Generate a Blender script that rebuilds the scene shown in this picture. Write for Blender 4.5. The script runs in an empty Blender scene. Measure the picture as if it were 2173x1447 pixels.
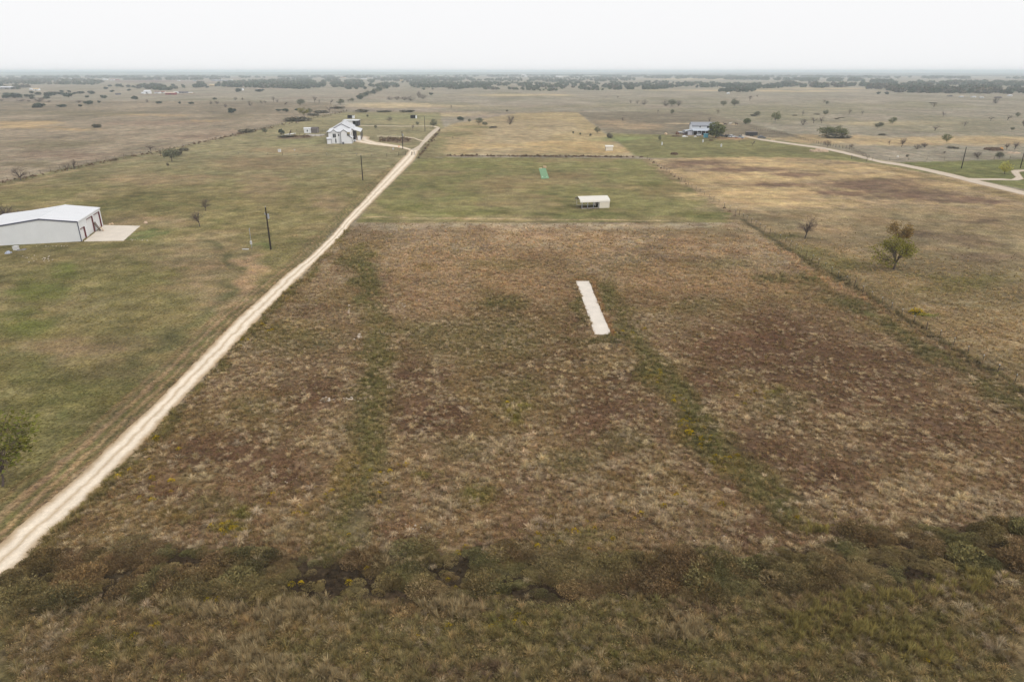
import bpy, math, random
import numpy as np
from mathutils import Vector, Matrix

sc = bpy.context.scene
R = math.radians
rng = np.random.default_rng(7)
random.seed(7)
C = sc.collection

# ------------------------------------------------------------------ camera, sky, sun, exposure
H, F, CX, CY = 36.0, 1449.0, 1086.5, 723.5
PITCH = math.atan((CY - 151.0) / F)
cam_d = bpy.data.cameras.new('camera')
cam_d.sensor_width = 36.0
cam_d.lens = 36.0 * F / 2173.0
cam_d.clip_start = 0.5
cam_d.clip_end = 90000.0
cam = bpy.data.objects.new('camera', cam_d)
C.objects.link(cam)
cam.location = (0, 0, H)
cam.rotation_euler = (math.pi / 2 - PITCH, 0, 0)
sc.camera = cam

SUN_EL, SUN_AZ = 44.0, 128.0            # behind on the right, veiled by cloud
world = bpy.data.worlds.new('World')
sc.world = world
world.use_nodes = True
wn = world.node_tree
wn.nodes.clear()
w_out = wn.nodes.new('ShaderNodeOutputWorld')
w_bg = wn.nodes.new('ShaderNodeBackground')
w_sky = wn.nodes.new('ShaderNodeTexSky')
w_sky.sky_type = 'NISHITA'
w_sky.sun_disc = False
w_sky.sun_elevation = R(SUN_EL)
w_sky.sun_rotation = R(SUN_AZ)
w_sky.dust_density = 4.0
w_sky.air_density = 1.0
w_hs = wn.nodes.new('ShaderNodeHueSaturation')
w_hs.inputs['Saturation'].default_value = 0.15
w_mix = wn.nodes.new('ShaderNodeMix')
w_mix.data_type = 'RGBA'
w_mix.inputs['Factor'].default_value = 0.9   # the closed cloud layer
w_mix.inputs[7].default_value = (10.4, 10.4, 10.5, 1)
wn.links.new(w_sky.outputs['Color'], w_hs.inputs['Color'])
wn.links.new(w_hs.outputs['Color'], w_mix.inputs[6])
wn.links.new(w_mix.outputs[2], w_bg.inputs['Color'])
w_bg.inputs['Strength'].default_value = 0.1
wn.links.new(w_bg.outputs['Background'], w_out.inputs['Surface'])

sun_d = bpy.data.lights.new('sun', 'SUN')
sun_d.energy = 1.4
sun_d.angle = R(28)
sun_d.color = (1.0, 0.96, 0.9)
sun = bpy.data.objects.new('sun', sun_d)
C.objects.link(sun)
sun.rotation_euler = (R(90 - SUN_EL), 0, R(180 - SUN_AZ))

vs = sc.view_settings
vs.view_transform = 'Standard'
vs.look = 'None'
vs.exposure = 0.0
vs.gamma = 1.0
vs.use_curve_mapping = False
cy = sc.cycles
cy.use_denoising = True
cy.denoising_prefilter = 'ACCURATE'
cy.max_bounces = 6
cy.diffuse_bounces = 3
cy.glossy_bounces = 2
cy.transmission_bounces = 2
cy.volume_bounces = 3
cy.transparent_max_bounces = 4
cy.volume_step_rate = 5
cy.volume_max_steps = 64

# ------------------------------------------------------------------ helpers
def G(px, py, z=0.0):
    """where the sight line through a point of the photograph meets height z"""
    fy, fz = math.cos(PITCH), -math.sin(PITCH)
    uy, uz = math.sin(PITCH), math.cos(PITCH)
    dx = (px - CX); dy = F * fy + (CY - py) * uy; dz = F * fz + (CY - py) * uz
    t = (z - H) / dz
    return Vector((dx * t, dy * t, z))

def ppm(py):
    g = G(CX, py)
    return F / (g.y * math.cos(PITCH) + H * math.sin(PITCH))

def height_to(px, py, ptop):
    """metres of an upright at ground point px,py whose tip shows at row ptop"""
    g = G(px, py); lo, hi = 0.0, 80.0
    for _ in range(40):
        m = (lo + hi) / 2
        dz = m - H
        zc = g.y * math.cos(PITCH) - dz * math.sin(PITCH)
        yc = g.y * math.sin(PITCH) + dz * math.cos(PITCH)
        if CY - F * yc / zc > ptop: lo = m
        else: hi = m
    return lo

GAIN = 0.90
def L(c, g=None):
    g = GAIN if g is None else g
    out = []
    for v in c[:3]:
        v /= 255.0
        v = v / 12.92 if v <= 0.04045 else ((v + 0.055) / 1.055) ** 2.4
        out.append(v * g)
    return out

def mat(name, col, rough=0.85, metal=0.0, noise=0.12, nscale=3.0, bump=0.0, spec=0.3, tint=None, transl=0.0):
    """procedural material: base colour broken up by noise; tint = name of an attribute that multiplies in"""
    m = bpy.data.materials.new(name)
    m.use_nodes = True
    nt = m.node_tree
    b = nt.nodes['Principled BSDF']
    b.inputs['Roughness'].default_value = rough
    b.inputs['Metallic'].default_value = metal
    b.inputs['Specular IOR Level'].default_value = spec
    tc = nt.nodes.new('ShaderNodeTexCoord')
    n = nt.nodes.new('ShaderNodeTexNoise')
    n.inputs['Scale'].default_value = nscale
    n.inputs['Detail'].default_value = 5
    nt.links.new(tc.outputs['Object'], n.inputs['Vector'])
    mr = nt.nodes.new('ShaderNodeMapRange')
    mr.inputs['From Min'].default_value = 0.3
    mr.inputs['From Max'].default_value = 0.7
    mr.inputs['To Min'].default_value = 1 - noise
    mr.inputs['To Max'].default_value = 1 + noise
    nt.links.new(n.outputs['Fac'], mr.inputs['Value'])
    mul = nt.nodes.new('ShaderNodeVectorMath'); mul.operation = 'SCALE'
    mul.inputs[0].default_value = col
    nt.links.new(mr.outputs['Result'], mul.inputs['Scale'])
    last = mul.outputs[0]
    if tint:
        for nm, typ in tint:
            at = nt.nodes.new('ShaderNodeAttribute')
            at.attribute_type = typ; at.attribute_name = nm
            m2 = nt.nodes.new('ShaderNodeVectorMath'); m2.operation = 'MULTIPLY'
            nt.links.new(last, m2.inputs[0])
            nt.links.new(at.outputs['Vector'], m2.inputs[1])
            last = m2.outputs[0]
    nt.links.new(last, b.inputs['Base Color'])
    if bump:
        bp = nt.nodes.new('ShaderNodeBump')
        bp.inputs['Strength'].default_value = bump
        nt.links.new(n.outputs['Fac'], bp.inputs['Height'])
        nt.links.new(bp.outputs['Normal'], b.inputs['Normal'])
    if transl:
        tr = nt.nodes.new('ShaderNodeBsdfTranslucent')
        nt.links.new(last, tr.inputs['Color'])
        mx = nt.nodes.new('ShaderNodeMixShader'); mx.inputs[0].default_value = transl
        nt.links.new(b.outputs[0], mx.inputs[1]); nt.links.new(tr.outputs[0], mx.inputs[2])
        nt.links.new(mx.outputs[0], nt.nodes['Material Output'].inputs['Surface'])
    return m

class MB:
    """collects shapes for ONE mesh"""
    def __init__(s): s.v = []; s.f = []; s.mi = []; s.cur = 0
    def add(s, vs_, fs):
        o = len(s.v); s.v += [tuple(p) for p in vs_]
        for f in fs: s.f.append([i + o for i in f]); s.mi.append(s.cur)
        return s
    def box(s, x0, x1, y0, y1, z0, z1, M=None):
        p = [Vector((x, y, z)) for z in (z0, z1) for y in (y0, y1) for x in (x0, x1)]
        if M is not None: p = [M @ q for q in p]
        return s.add(p, [(0, 2, 3, 1), (4, 5, 7, 6), (0, 1, 5, 4), (2, 6, 7, 3), (0, 4, 6, 2), (1, 3, 7, 5)])
    def prism(s, poly, vec):
        """poly: list of 3-D points, swept along vec"""
        a = [Vector(p) for p in poly]; b = [p + Vector(vec) for p in a]; n = len(a)
        return s.add(a + b, [list(range(n))[::-1], list(range(n, 2 * n))] + [(i, (i + 1) % n, n + (i + 1) % n, n + i) for i in range(n)])
    def tube(s, pts, rad, n=5, cap=True):
        pts = [Vector(p) for p in pts]
        rad = [rad] * len(pts) if not hasattr(rad, '__len__') else rad
        o = []
        for i, p in enumerate(pts):
            d = (pts[min(i + 1, len(pts) - 1)] - pts[max(i - 1, 0)]).normalized()
            a = d.orthogonal().normalized() if abs(d.z) > 0.99 else Vector((-d.y, d.x, 0)).normalized()
            b = d.cross(a)
            for k in range(n):
                t = 2 * math.pi * k / n
                o.append(p + (a * math.cos(t) + b * math.sin(t)) * rad[i])
        fs = [(i * n + k, i * n + (k + 1) % n, (i + 1) * n + (k + 1) % n, (i + 1) * n + k) for i in range(len(pts) - 1) for k in range(n)]
        if cap: fs += [list(range(n))[::-1], [(len(pts) - 1) * n + k for k in range(n)]]
        return s.add(o, fs)
    def blob(s, c, r, seg=8, rings=5, jit=0.15, rnd=random):
        c = Vector(c); r = r if hasattr(r, '__len__') else (r, r, r)
        o = [c + Vector((0, 0, -r[2]))]
        for i in range(1, rings):
            a = math.pi * i / rings - math.pi / 2
            for k in range(seg):
                t = 2 * math.pi * k / seg; q = 1 + rnd.uniform(-jit, jit)
                o.append(c + Vector((r[0] * math.cos(a) * math.cos(t) * q, r[1] * math.cos(a) * math.sin(t) * q, r[2] * math.sin(a) * q)))
        o.append(c + Vector((0, 0, r[2])))
        fs = [(0, 1 + (k + 1) % seg, 1 + k) for k in range(seg)]
        for i in range(rings - 2):
            for k in range(seg):
                a0 = 1 + i * seg; fs.append((a0 + k, a0 + (k + 1) % seg, a0 + seg + (k + 1) % seg, a0 + seg + k))
        last = 1 + (rings - 2) * seg; top = len(o) - 1
        fs += [(last + k, last + (k + 1) % seg, top) for k in range(seg)]
        return s.add(o, fs)
    def mesh(s, name, mats):
        me = bpy.data.meshes.new(name)
        me.from_pydata(s.v, [], s.f)
        for m in (mats if isinstance(mats, (list, tuple)) else [mats]): me.materials.append(m)
        me.polygons.foreach_set('material_index', s.mi)
        me.update()
        return me
    def build(s, name, mats, parent=None, smooth=False):
        me = s.mesh(name, mats)
        if smooth: me.polygons.foreach_set('use_smooth', [True] * len(me.polygons))
        return link(name, me, parent)

def link(name, me, parent=None):
    o = bpy.data.objects.new(name, me); C.objects.link(o)
    if parent: o.parent = parent
    return o

def tag(o, label=None, cat=None, group=None, kind=None):
    if label: o['label'] = label
    if cat: o['category'] = cat
    if group: o['group'] = group
    if kind: o['kind'] = kind
    return o

def thing(name, label, cat, loc=(0, 0, 0), rz=0.0, group=None, scale=None):
    o = bpy.data.objects.new(name, None); C.objects.link(o)
    o.empty_display_size = 0.5
    o.location = loc; o.rotation_euler = (0, 0, rz)
    if scale is not None: o.scale = scale
    return tag(o, label, cat, group)

def dup(root, loc, rz=0.0, label=None, group=None, scale=None):
    r = root.copy(); C.objects.link(r); r.location = loc; r.rotation_euler = (0, 0, rz)
    if scale is not None: r.scale = scale
    if label: r['label'] = label
    if group: r['group'] = group
    for ch in list(root.children):
        c = ch.copy(); C.objects.link(c); c.parent = r
        for g in list(ch.children):
            d = g.copy(); C.objects.link(d); d.parent = c
    return r

# ---- value noise in numpy (world coordinates), used for the plan of the fields
def _hash(ix, iy, seed):
    h = (ix.astype(np.int64) * 374761393 + iy.astype(np.int64) * 668265263 + seed * 1274126177) & 0x7fffffff
    h = ((h ^ (h >> 13)) * 1274126177) & 0x7fffffff
    return ((h ^ (h >> 16)) & 0xffff) / 65535.0
def vnoise(x, y, seed):
    ix = np.floor(x); iy = np.floor(y); fx = x - ix; fy = y - iy
    fx = fx * fx * (3 - 2 * fx); fy = fy * fy * (3 - 2 * fy)
    a = _hash(ix, iy, seed); b = _hash(ix + 1, iy, seed); c = _hash(ix, iy + 1, seed); d = _hash(ix + 1, iy + 1, seed)
    return (a * (1 - fx) + b * fx) * (1 - fy) + (c * (1 - fx) + d * fx) * fy
def fbm(x, y, scale, seed, octv=4):
    s = 0; a = 0.5; t = 0
    for k in range(octv):
        s = s + a * vnoise(x / scale + 17.3 * k, y / scale - 9.1 * k, seed + k); t += a; a *= 0.55; scale *= 0.5
    return s / t
def sstep(a, b, x):
    t = np.clip((x - a) / (b - a), 0, 1); return t * t * (3 - 2 * t)

# ------------------------------------------------------------------ the plan of the land: which cover grows where
def wpts(pxs): return np.array([[G(*p).x, G(*p).y] for p in pxs])
def poly_mask(x, y, pxs, soft):
    P = wpts(pxs); n = len(P); inside = np.zeros(x.shape, bool); dist = np.full(x.shape, 1e9)
    for i in range(n):
        x0, y0 = P[i]; x1, y1 = P[(i + 1) % n]
        cond = ((y0 > y) != (y1 > y))
        with np.errstate(divide='ignore', invalid='ignore'):
            xi = (x1 - x0) * (y - y0) / ((y1 - y0) if y1 != y0 else 1e-9) + x0
        inside ^= cond & (x < xi)
        dist = np.minimum(dist, seg_d(x, y, x0, y0, x1, y1))
    sd = np.where(inside, dist, -dist)
    return sstep(-soft, soft, sd)
def seg_d(x, y, x0, y0, x1, y1):
    dx, dy = x1 - x0, y1 - y0; l2 = dx * dx + dy * dy + 1e-9
    t = np.clip(((x - x0) * dx + (y - y0) * dy) / l2, 0, 1)
    return np.hypot(x - x0 - t * dx, y - y0 - t * dy)
def line_mask(x, y, pxs, width, soft):
    P = wpts(pxs); d = np.full(x.shape, 1e9)
    for i in range(len(P) - 1): d = np.minimum(d, seg_d(x, y, *P[i], *P[i + 1]))
    return 1 - sstep(width / 2 - soft, width / 2 + soft, d)
def ell_mask(x, y, px, py, rx, ry, nz, edge=0.65):
    c = G(px, py); a = G(px + rx, py).x - c.x; b = (G(px, py - ry).y - G(px, py + ry).y) / 2
    sx = c.x / c.y                                   # patches run along the sight line a little
    q = np.hypot((x - c.x - sx * (y - c.y)) / a, (y - c.y) / b) + (nz - 0.5) * 1.5
    return 1 - sstep(1 - edge, 1 + edge * 0.5, q)

ROAD_L = [(-330, 1480), (-160, 1320), (0, 1152), (48, 1109), (95, 1069), (173, 1003), (254, 923), (318, 866), (400, 783), (500, 680), (566, 620), (610, 579), (655, 546), (704, 499), (740, 457), (765, 433), (811, 381), (849, 340)]
ROAD_R = [(-300, 1560), (-140, 1385), (0, 1230), (45, 1197), (95, 1142), (165, 1082), (235, 1009), (305, 939), (350, 888), (400, 834), (500, 731), (555, 673), (619, 607), (666, 560), (721, 505), (748, 471), (767, 453), (790, 430), (839, 381), (879, 340)]
MAIN = [(752, 473), (1560, 473), (1640, 520), (1783, 600), (2022, 745), (2164, 832), (2900, 1270), (2900, 1900), (-500, 1900), (-140, 1387), (0, 1232), (235, 1011), (500, 733), (640, 590)]
LEFT = [(-500, 495), (0, 388), (180, 349), (380, 313), (560, 273), (640, 250), (735, 238), (932, 238), (940, 272), (880, 335), (850, 345), (500, 700), (0, 1160), (-700, 1850), (-1500, 1850), (-900, 600)]
PADDOCK = [(950, 334), (1372, 337), (1470, 400), (1562, 458), (1556, 473), (752, 474), (790, 430), (884, 337)]
GOLD = [(945, 329), (1346, 331), (1225, 238), (1100, 240), (960, 263), (936, 275), (905, 312)]
DARKF = [(1225, 238), (1490, 238), (1700, 291), (1600, 292), (1290, 283)]
LAWN1 = [(1290, 283), (1590, 290), (1690, 303), (1765, 315), (1850, 336), (1960, 358), (2100, 392), (2020, 388), (1850, 350), (1700, 337), (1380, 336), (1346, 331)]
LAWN2 = [(1860, 346), (1990, 343), (2173, 338), (2700, 330), (2700, 520), (2173, 402), (2060, 380)]
RBROWN = [(1378, 338), (1700, 335), (1850, 346), (2060, 385), (2173, 412), (2800, 560), (2800, 690), (2173, 448), (1700, 445), (1562, 458), (1470, 400)]
RPAST = [(1540, 466), (1562, 456), (1700, 442), (2173, 444), (2900, 640), (2900, 1260), (2110, 860), (1980, 770), (1740, 620), (1630, 545)]
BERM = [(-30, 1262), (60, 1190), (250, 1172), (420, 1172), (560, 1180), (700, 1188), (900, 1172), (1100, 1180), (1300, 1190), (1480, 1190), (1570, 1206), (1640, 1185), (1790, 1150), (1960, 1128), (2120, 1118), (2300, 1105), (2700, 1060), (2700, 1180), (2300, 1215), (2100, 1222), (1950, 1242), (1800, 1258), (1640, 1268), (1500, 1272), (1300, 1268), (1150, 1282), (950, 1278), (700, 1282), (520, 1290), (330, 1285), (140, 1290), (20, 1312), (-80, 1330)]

def L_(c):
    v = L(c); g = 0.3 * v[0] + 0.6 * v[1] + 0.1 * v[2]
    return [q * .88 + g * .12 for q in v]
def cover(x, y):
    """returns two cover colours, share of the second, tuft share, weed share for world points"""
    n = len(x); r = np.hypot(x, y)
    A = np.tile(np.array(L_((130, 122, 104))), (n, 1)); B = np.tile(np.array(L_((152, 140, 118))), (n, 1))
    q = np.full(n, 0.5); tf = np.zeros(n); wd = np.zeros(n)
    amp = 0.010 * r
    w1 = fbm(x, y, 1, 11, 3); 
    wx = x + (fbm(x, y, 5, 21) - .5) * (2 + amp * 3); wy = y + (fbm(x, y, 5, 31) - .5) * (2 + amp * 3)      # natural edges
    mx = x + (fbm(x, y, 1.5, 41, 3) - .5) * (0.5 + amp * .3); my = y + (fbm(x, y, 1.5, 51, 3) - .5) * (0.5 + amp * .3)   # mown edges
    nz = 0.5 * fbm(x, y, 9, 61, 4) + 0.5 * fbm(x, y, 2.2, 71, 3)
    nzf = fbm(x / 1.0, y / 3.0, 40, 81, 5)
    def put(m, a=None, b=None, qq=None, t=None, w=None):
        nonlocal A, B, q, tf, wd
        k = m[:, None]
        if a is not None: A = A * (1 - k) + np.array(L_(a)) * k
        if b is not None: B = B * (1 - k) + np.array(L_(b)) * k
        if qq is not None: q = q * (1 - m) + qq * m
        if t is not None: tf = tf * (1 - m) + t * m
        if w is not None: wd = wd * (1 - m) + w * m
    def splat(px, py, rx, ry, a, b=None, s=0.9, **kw):
        c = G(px, py); reach = 2.2 * max(G(px + rx, py).x - c.x, abs(G(px, py - ry).y - c.y)) + 3
        sel = (np.abs(x - c.x - c.x / c.y * (y - c.y)) < reach) & (np.abs(y - c.y) < reach)
        m = np.zeros(n)
        if sel.any(): m[sel] = ell_mask(wx[sel], wy[sel], px, py, rx, ry, nz[sel] if r[sel].mean() < 350 else nzf[sel]) * s
        put(m, a, b if b is not None else tuple(min(255, v * 1.12) for v in a), **kw)
    def line(pxs, wm, a, b=None, s=0.9, soft=0.5, nat=False, **kw):
        m = line_mask(wx if nat else mx, wy if nat else my, pxs, wm, soft) * s
        if nat: m = m * sstep(.35, .57, nz + .08)
        put(m, a, b if b is not None else tuple(min(255, v * 1.12) for v in a), **kw)
    # --- far range: broad drifts of tan, olive and grey
    put(sstep(.45, .62, nzf), (142, 130, 112), (158, 144, 122))
    put(sstep(.55, .68, fbm(x, y / 2.0, 70, 91, 4)) * .8, (120, 114, 88), (138, 128, 100))
    put(sstep(.60, .70, fbm(x / 2, y, 130, 95, 4)) * .6, (132, 112, 98), (150, 132, 112))
    for s_ in [(2000, 300, 330, 9), (1750, 292, 120, 6), (2050, 296, 160, 7), (1730, 300, 60, 6), (1890, 303, 90, 5)]:
        splat(*s_, (186, 158, 112), (160, 138, 100), s=.95)
    for s_ in [(1560, 192, 190, 1.6), (1760, 188, 130, 1.4), (1720, 194, 190, 1.6), (1500, 168, 130, 1.8), (830, 222, 90, 4), (960, 243, 80, 5), (1150, 247, 80, 4), (900, 226, 190, 3.5), (1900, 262, 130, 6), (1100, 202, 120, 3)]:
        splat(*s_, (196, 172, 128), (172, 152, 116), s=.9)
    for s_ in [(330, 172.5, 110, 2.2), (440, 176, 60, 1.2)]:
        splat(*s_, (118, 90, 78), (126, 100, 86), s=.95)
    for s_ in [(1650, 238, 260, 12), (2000, 262, 200, 16), (1850, 225, 200, 8), (1250, 225, 150, 6), (1050, 230, 120, 8)]:
        splat(*s_, (128, 120, 92), (142, 132, 102), s=.7)
    # --- left plain beyond the fence
    m = poly_mask(wx, wy, [(-900, 620), (-500, 495), (0, 388), (180, 349), (380, 313), (560, 273), (640, 250), (735, 233), (700, 218), (300, 214), (-900, 222)], 4)
    put(m, (120, 107, 86), (145, 129, 104), .45)
    put(m * sstep(.5, .62, nzf), (140, 124, 101), (160, 142, 116))
    for s_ in [(60, 262, 110, 5), (330, 245, 90, 2.6), (430, 257, 70, 2.2), (60, 270, 90, 4), (160, 275, 60, 3)]: splat(*s_, (182, 152, 106), (160, 136, 98), s=.95)
    for s_ in [(480, 282, 90, 9), (420, 290, 120, 8), (150, 330, 120, 14), (330, 262, 160, 7)]: splat(*s_, (132, 108, 88), (156, 132, 108), s=.75)
    for s_ in [(90, 305, 160, 12), (160, 240, 200, 6), (520, 246, 70, 5), (60, 350, 90, 8)]: splat(*s_, (112, 102, 70), (130, 116, 84), s=.6)
    put(poly_mask(mx, my, [(880, 337), (950, 333), (948, 328), (925, 300), (905, 300)], 1), (118, 108, 70), (134, 120, 84), .5)
    # --- mown pasture left of the road
    m = poly_mask(mx, my, LEFT, 1.2)
    put(m, (111, 101, 57), (139, 124, 78), .5, 0, .55)
    put(m * sstep(.5, .62, fbm(x, y, 26, 101, 5)) * .7, (128, 110, 72), (150, 131, 92), .5)
    put(m * sstep(.52, .60, fbm(x, y, 14, 111, 4)) * .55, (96, 94, 48), (112, 105, 58), .5)
    put(m * sstep(200, 330, y) * .75, (134, 125, 86), (152, 140, 104), .5, 0, .1)
    for s_ in [(430, 545, 120, 42), (330, 470, 110, 12), (560, 345, 130, 16), (620, 320, 90, 6), (450, 600, 90, 50), (700, 430, 50, 25), (180, 740, 160, 30), (480, 640, 60, 60), (330, 380, 140, 14), (560, 390, 60, 30)]:
        splat(*s_, (152, 126, 90), (136, 118, 82), s=.85, w=.3)
    for s_ in [(468, 600, 24, 34), (505, 545, 30, 14), (440, 520, 40, 10), (330, 520, 60, 8)]: splat(*s_, (104, 97, 60), (116, 106, 68), s=.6)
    for s_ in [(140, 575, 38, 18), (60, 690, 80, 30), (90, 620, 90, 24)]: splat(*s_, (104, 108, 42), (96, 98, 44), s=.8)
    for s_ in [(318, 492, 22, 9), (560, 520, 22, 10), (300, 505, 26, 6)]: splat(*s_, (92, 102, 52), (104, 108, 58), s=.85)
    for s_ in [(150, 810, 200, 60), (30, 880, 120, 60)]: splat(*s_, (90, 88, 44), (104, 96, 50), s=.7)
    for s_ in [(240, 780, 110, 26), (300, 720, 90, 16)]: splat(*s_, (128, 110, 76), (108, 98, 60), s=.7)
    splat(690, 300, 120, 8, (128, 126, 78), (140, 132, 88), s=.7); splat(850, 248, 120, 6, (124, 124, 80), s=.6)
    splat(835, 297, 42, 6, (112, 88, 66), (126, 100, 76), s=.9)                # scrubby island in the drive
    splat(620, 292, 35, 3, (108, 88, 70), (128, 106, 84), s=.9)
    line([(390, 314), (560, 274), (642, 250), (740, 236)], 4, (104, 92, 66), s=.7, nat=True)
    line([(0, 390), (180, 351), (380, 314)], 3.0, (92, 86, 54), (110, 100, 66), s=.8, nat=True)
    line([(0, 398), (180, 358), (380, 320)], 2.0, (158, 134, 96), s=.6)
    line([(430, 505), (470, 530), (505, 570), (490, 615), (420, 680), (300, 770)], 2.4, (90, 86, 52), s=.8, soft=1.0, nat=True); line([(520, 545), (540, 580), (520, 640), (440, 720)], 3.6, (158, 128, 94), s=.9, soft=1.6, nat=True)
    # tracks beside the road
    put(poly_mask(mx, my, [(846, 344), (790, 402), (640, 540), (430, 705), (200, 905), (0, 1085), (-200, 1260), (-200, 1370), (0, 1160), (254, 927), (400, 787), (610, 581)], .6), (146, 117, 84), (128, 107, 74), .5, 0, .3)
    for k, (o, w, a) in enumerate([(12, .5, (86, 86, 44)), (34, .7, (92, 92, 46)), (52, .35, (150, 124, 88)), (64, .5, (88, 86, 48)), (22, .4, (152, 126, 88)), (80, .4, (118, 96, 64))]):
        pts = [(846 - o * .10, 344), (790 - o * .25, 402), (655 - o * .40, 546), (500 - o * .65, 680), (400 - o * .8, 783), (254 - o * 1.0, 923), (95 - o * 1.3, 1069), (-160 - o * 1.6, 1320)]
        line(pts, w, a, s=.75, soft=.25)
    # --- paddock, mown
    m = poly_mask(mx, my, PADDOCK, .6)
    put(m, (116, 112, 62), (133, 123, 76), .5, 0, .25)
    put(m * sstep(.48, .6, fbm(x, y, 22, 121, 4)) * .8, (144, 124, 84), (134, 120, 78), .5)
    for s_ in [(1090, 392, 110, 14), (1180, 375, 60, 10), (1400, 400, 60, 14), (1160, 418, 60, 6)]: splat(*s_, (136, 114, 74), (124, 108, 68), s=.7)
    for s_ in [(860, 440, 50, 10), (1000, 350, 60, 6), (1380, 390, 40, 6), (1480, 455, 70, 7), (1000, 452, 140, 5), (1250, 455, 160, 5)]: splat(*s_, (98, 98, 48), (110, 106, 54), s=.75)
    splat(1252, 441, 22, 3, (70, 56, 42), (84, 66, 50), s=.95)
    line([(765, 463), (804, 460.5), (887, 463), (1100, 465), (1300, 467), (1420, 470)], .9, (176, 150, 112), s=.85, soft=.35)
    line([(780, 468), (1100, 471.5), (1480, 472)], 1.2, (84, 76, 48), s=.7, soft=.5)
    # --- fields behind the paddock
    m = poly_mask(mx, my, GOLD, 1.5)
    put(m, (172, 148, 106), (152, 134, 92), .5)
    put(m * sstep(.5, .62, nzf) * .8, (156, 138, 104), (170, 148, 112))
    for s_ in [(1260, 316, 110, 6), (1180, 305, 130, 6), (1290, 322, 60, 4), (1060, 310, 100, 8)]: splat(*s_, (188, 156, 102), (172, 146, 98), s=.8)
    for s_ in [(930, 305, 18, 14), (955, 285, 40, 6), (1010, 270, 60, 3)]: splat(*s_, (116, 110, 68), s=.8)
    line([(936, 277), (912, 305), (886, 334)], 4, (112, 100, 66), s=.8, nat=True)
    m = poly_mask(mx, my, DARKF, 1.5)
    put(m, (118, 108, 88), (128, 114, 92), .5)
    for s_ in [(1345, 268, 60, 6), (1300, 258, 40, 5)]: splat(*s_, (152, 128, 96), s=.7)
    line([(1418, 262), (1480, 263), (1530, 262), (1560, 265)], 3, (178, 154, 118), s=.85, soft=1)
    m = poly_mask(mx, my, LAWN1, 1.5)
    put(m, (116, 112, 66), (128, 120, 74), .5)
    splat(1330, 295, 60, 6, (124, 130, 76), s=.8); splat(1560, 292, 50, 2.5, (176, 142, 104), s=.9); splat(1560, 296, 34, 1.6, (184, 146, 106), s=.9)
    splat(1470, 288, 45, 2, (140, 122, 96), s=.85)
    line([(945, 331), (1100, 332.5), (1340, 334)], 2.6, (98, 80, 62), (122, 101, 78), s=.9, soft=1)
    put(poly_mask(mx, my, LAWN2, 1), (104, 106, 56), (116, 114, 64), .5)
    # --- brown and gold field right of the paddock
    m = poly_mask(mx, my, RBROWN, 1.5)
    put(m, (142, 119, 88), (164, 140, 104), .5, 0, .0)
    put(m * sstep(.5, .6, nz), (158, 134, 92), (172, 146, 100))
    for s_ in [(1560, 338, 130, 5), (1640, 352, 120, 7), (1800, 357, 130, 7), (1720, 402, 42, 12), (1620, 375, 110, 12), (1700, 432, 140, 8), (1960, 392, 110, 6), (1880, 374, 120, 6), (1590, 410, 110, 18), (1500, 380, 60, 14)]:
        splat(*s_, (194, 164, 112), (176, 148, 102), s=.97)
    for s_ in [(1480, 347, 80, 8), (1560, 360, 120, 6), (1850, 392, 130, 16), (1950, 412, 110, 12), (1700, 372, 70, 6), (1660, 392, 60, 7), (1790, 410, 60, 6), (2050, 425, 90, 8)]:
        splat(*s_, (108, 84, 66), (128, 102, 80), s=.95)
    for s_ in [(1560, 440, 120, 10), (1980, 440, 160, 8)]: splat(*s_, (138, 120, 88), s=.7)
    line([(1840, 350), (2060, 394), (2173, 424), (2500, 510)], 6, (122, 104, 66), s=.75, soft=2)
    line([(1374, 340), (1470, 402), (1560, 458)], 2.2, (168, 142, 104), (132, 108, 80), s=.85, nat=True)
    # --- right pasture
    m = poly_mask(mx, my, RPAST, 1.5)
    put(m, (122, 105, 72), (144, 125, 90), .5, .35, .8)
    put(m * sstep(.48, .6, fbm(x, y, 18, 131, 4)) * .75, (138, 116, 80), (158, 134, 96), .5)
    for s_ in [(1700, 535, 70, 18), (1780, 560, 80, 20), (1660, 500, 60, 10), (2000, 600, 150, 20)]: splat(*s_, (104, 98, 50), (120, 110, 60), s=.75)
    for s_ in [(2040, 510, 110, 14), (2090, 545, 100, 14), (1960, 500, 60, 8), (2090, 470, 90, 6)]: splat(*s_, (102, 84, 64), (120, 100, 74), s=.8)
    for s_ in [(2010, 660, 60, 12), (2100, 700, 90, 30), (2060, 740, 60, 16), (1920, 600, 80, 14)]: splat(*s_, (140, 116, 80), (152, 130, 94), s=.8, t=.7)
    splat(1955, 668, 30, 5, (82, 92, 38), s=.95); splat(1945, 664, 12, 4, (136, 132, 30), s=.9)
    # --- the unmown field in front
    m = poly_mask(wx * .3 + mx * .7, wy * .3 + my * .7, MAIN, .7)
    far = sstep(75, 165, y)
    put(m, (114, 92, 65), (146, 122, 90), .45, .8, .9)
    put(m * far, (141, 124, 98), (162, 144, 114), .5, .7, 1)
    put(m * sstep(.46, .58, fbm(x, y, 16, 141, 4)) * .7, (112, 92, 56), (134, 112, 70), .5, .6, 1)
    put(m * sstep(.52, .62, fbm(x, y, 8, 151, 4)) * .6, (107, 81, 58), (128, 102, 74), .4, .6, .9)
    for s_ in [(1100, 500, 400, 24), (900, 560, 130, 40), (1050, 560, 160, 40), (1500, 520, 120, 26), (1250, 530, 100, 30), (930, 640, 100, 40), (1400, 590, 110, 40), (1600, 600, 110, 30), (1140, 620, 80, 40)]:
        splat(*s_, (146, 118, 86), (162, 134, 98), s=.7, t=.9)
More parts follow.
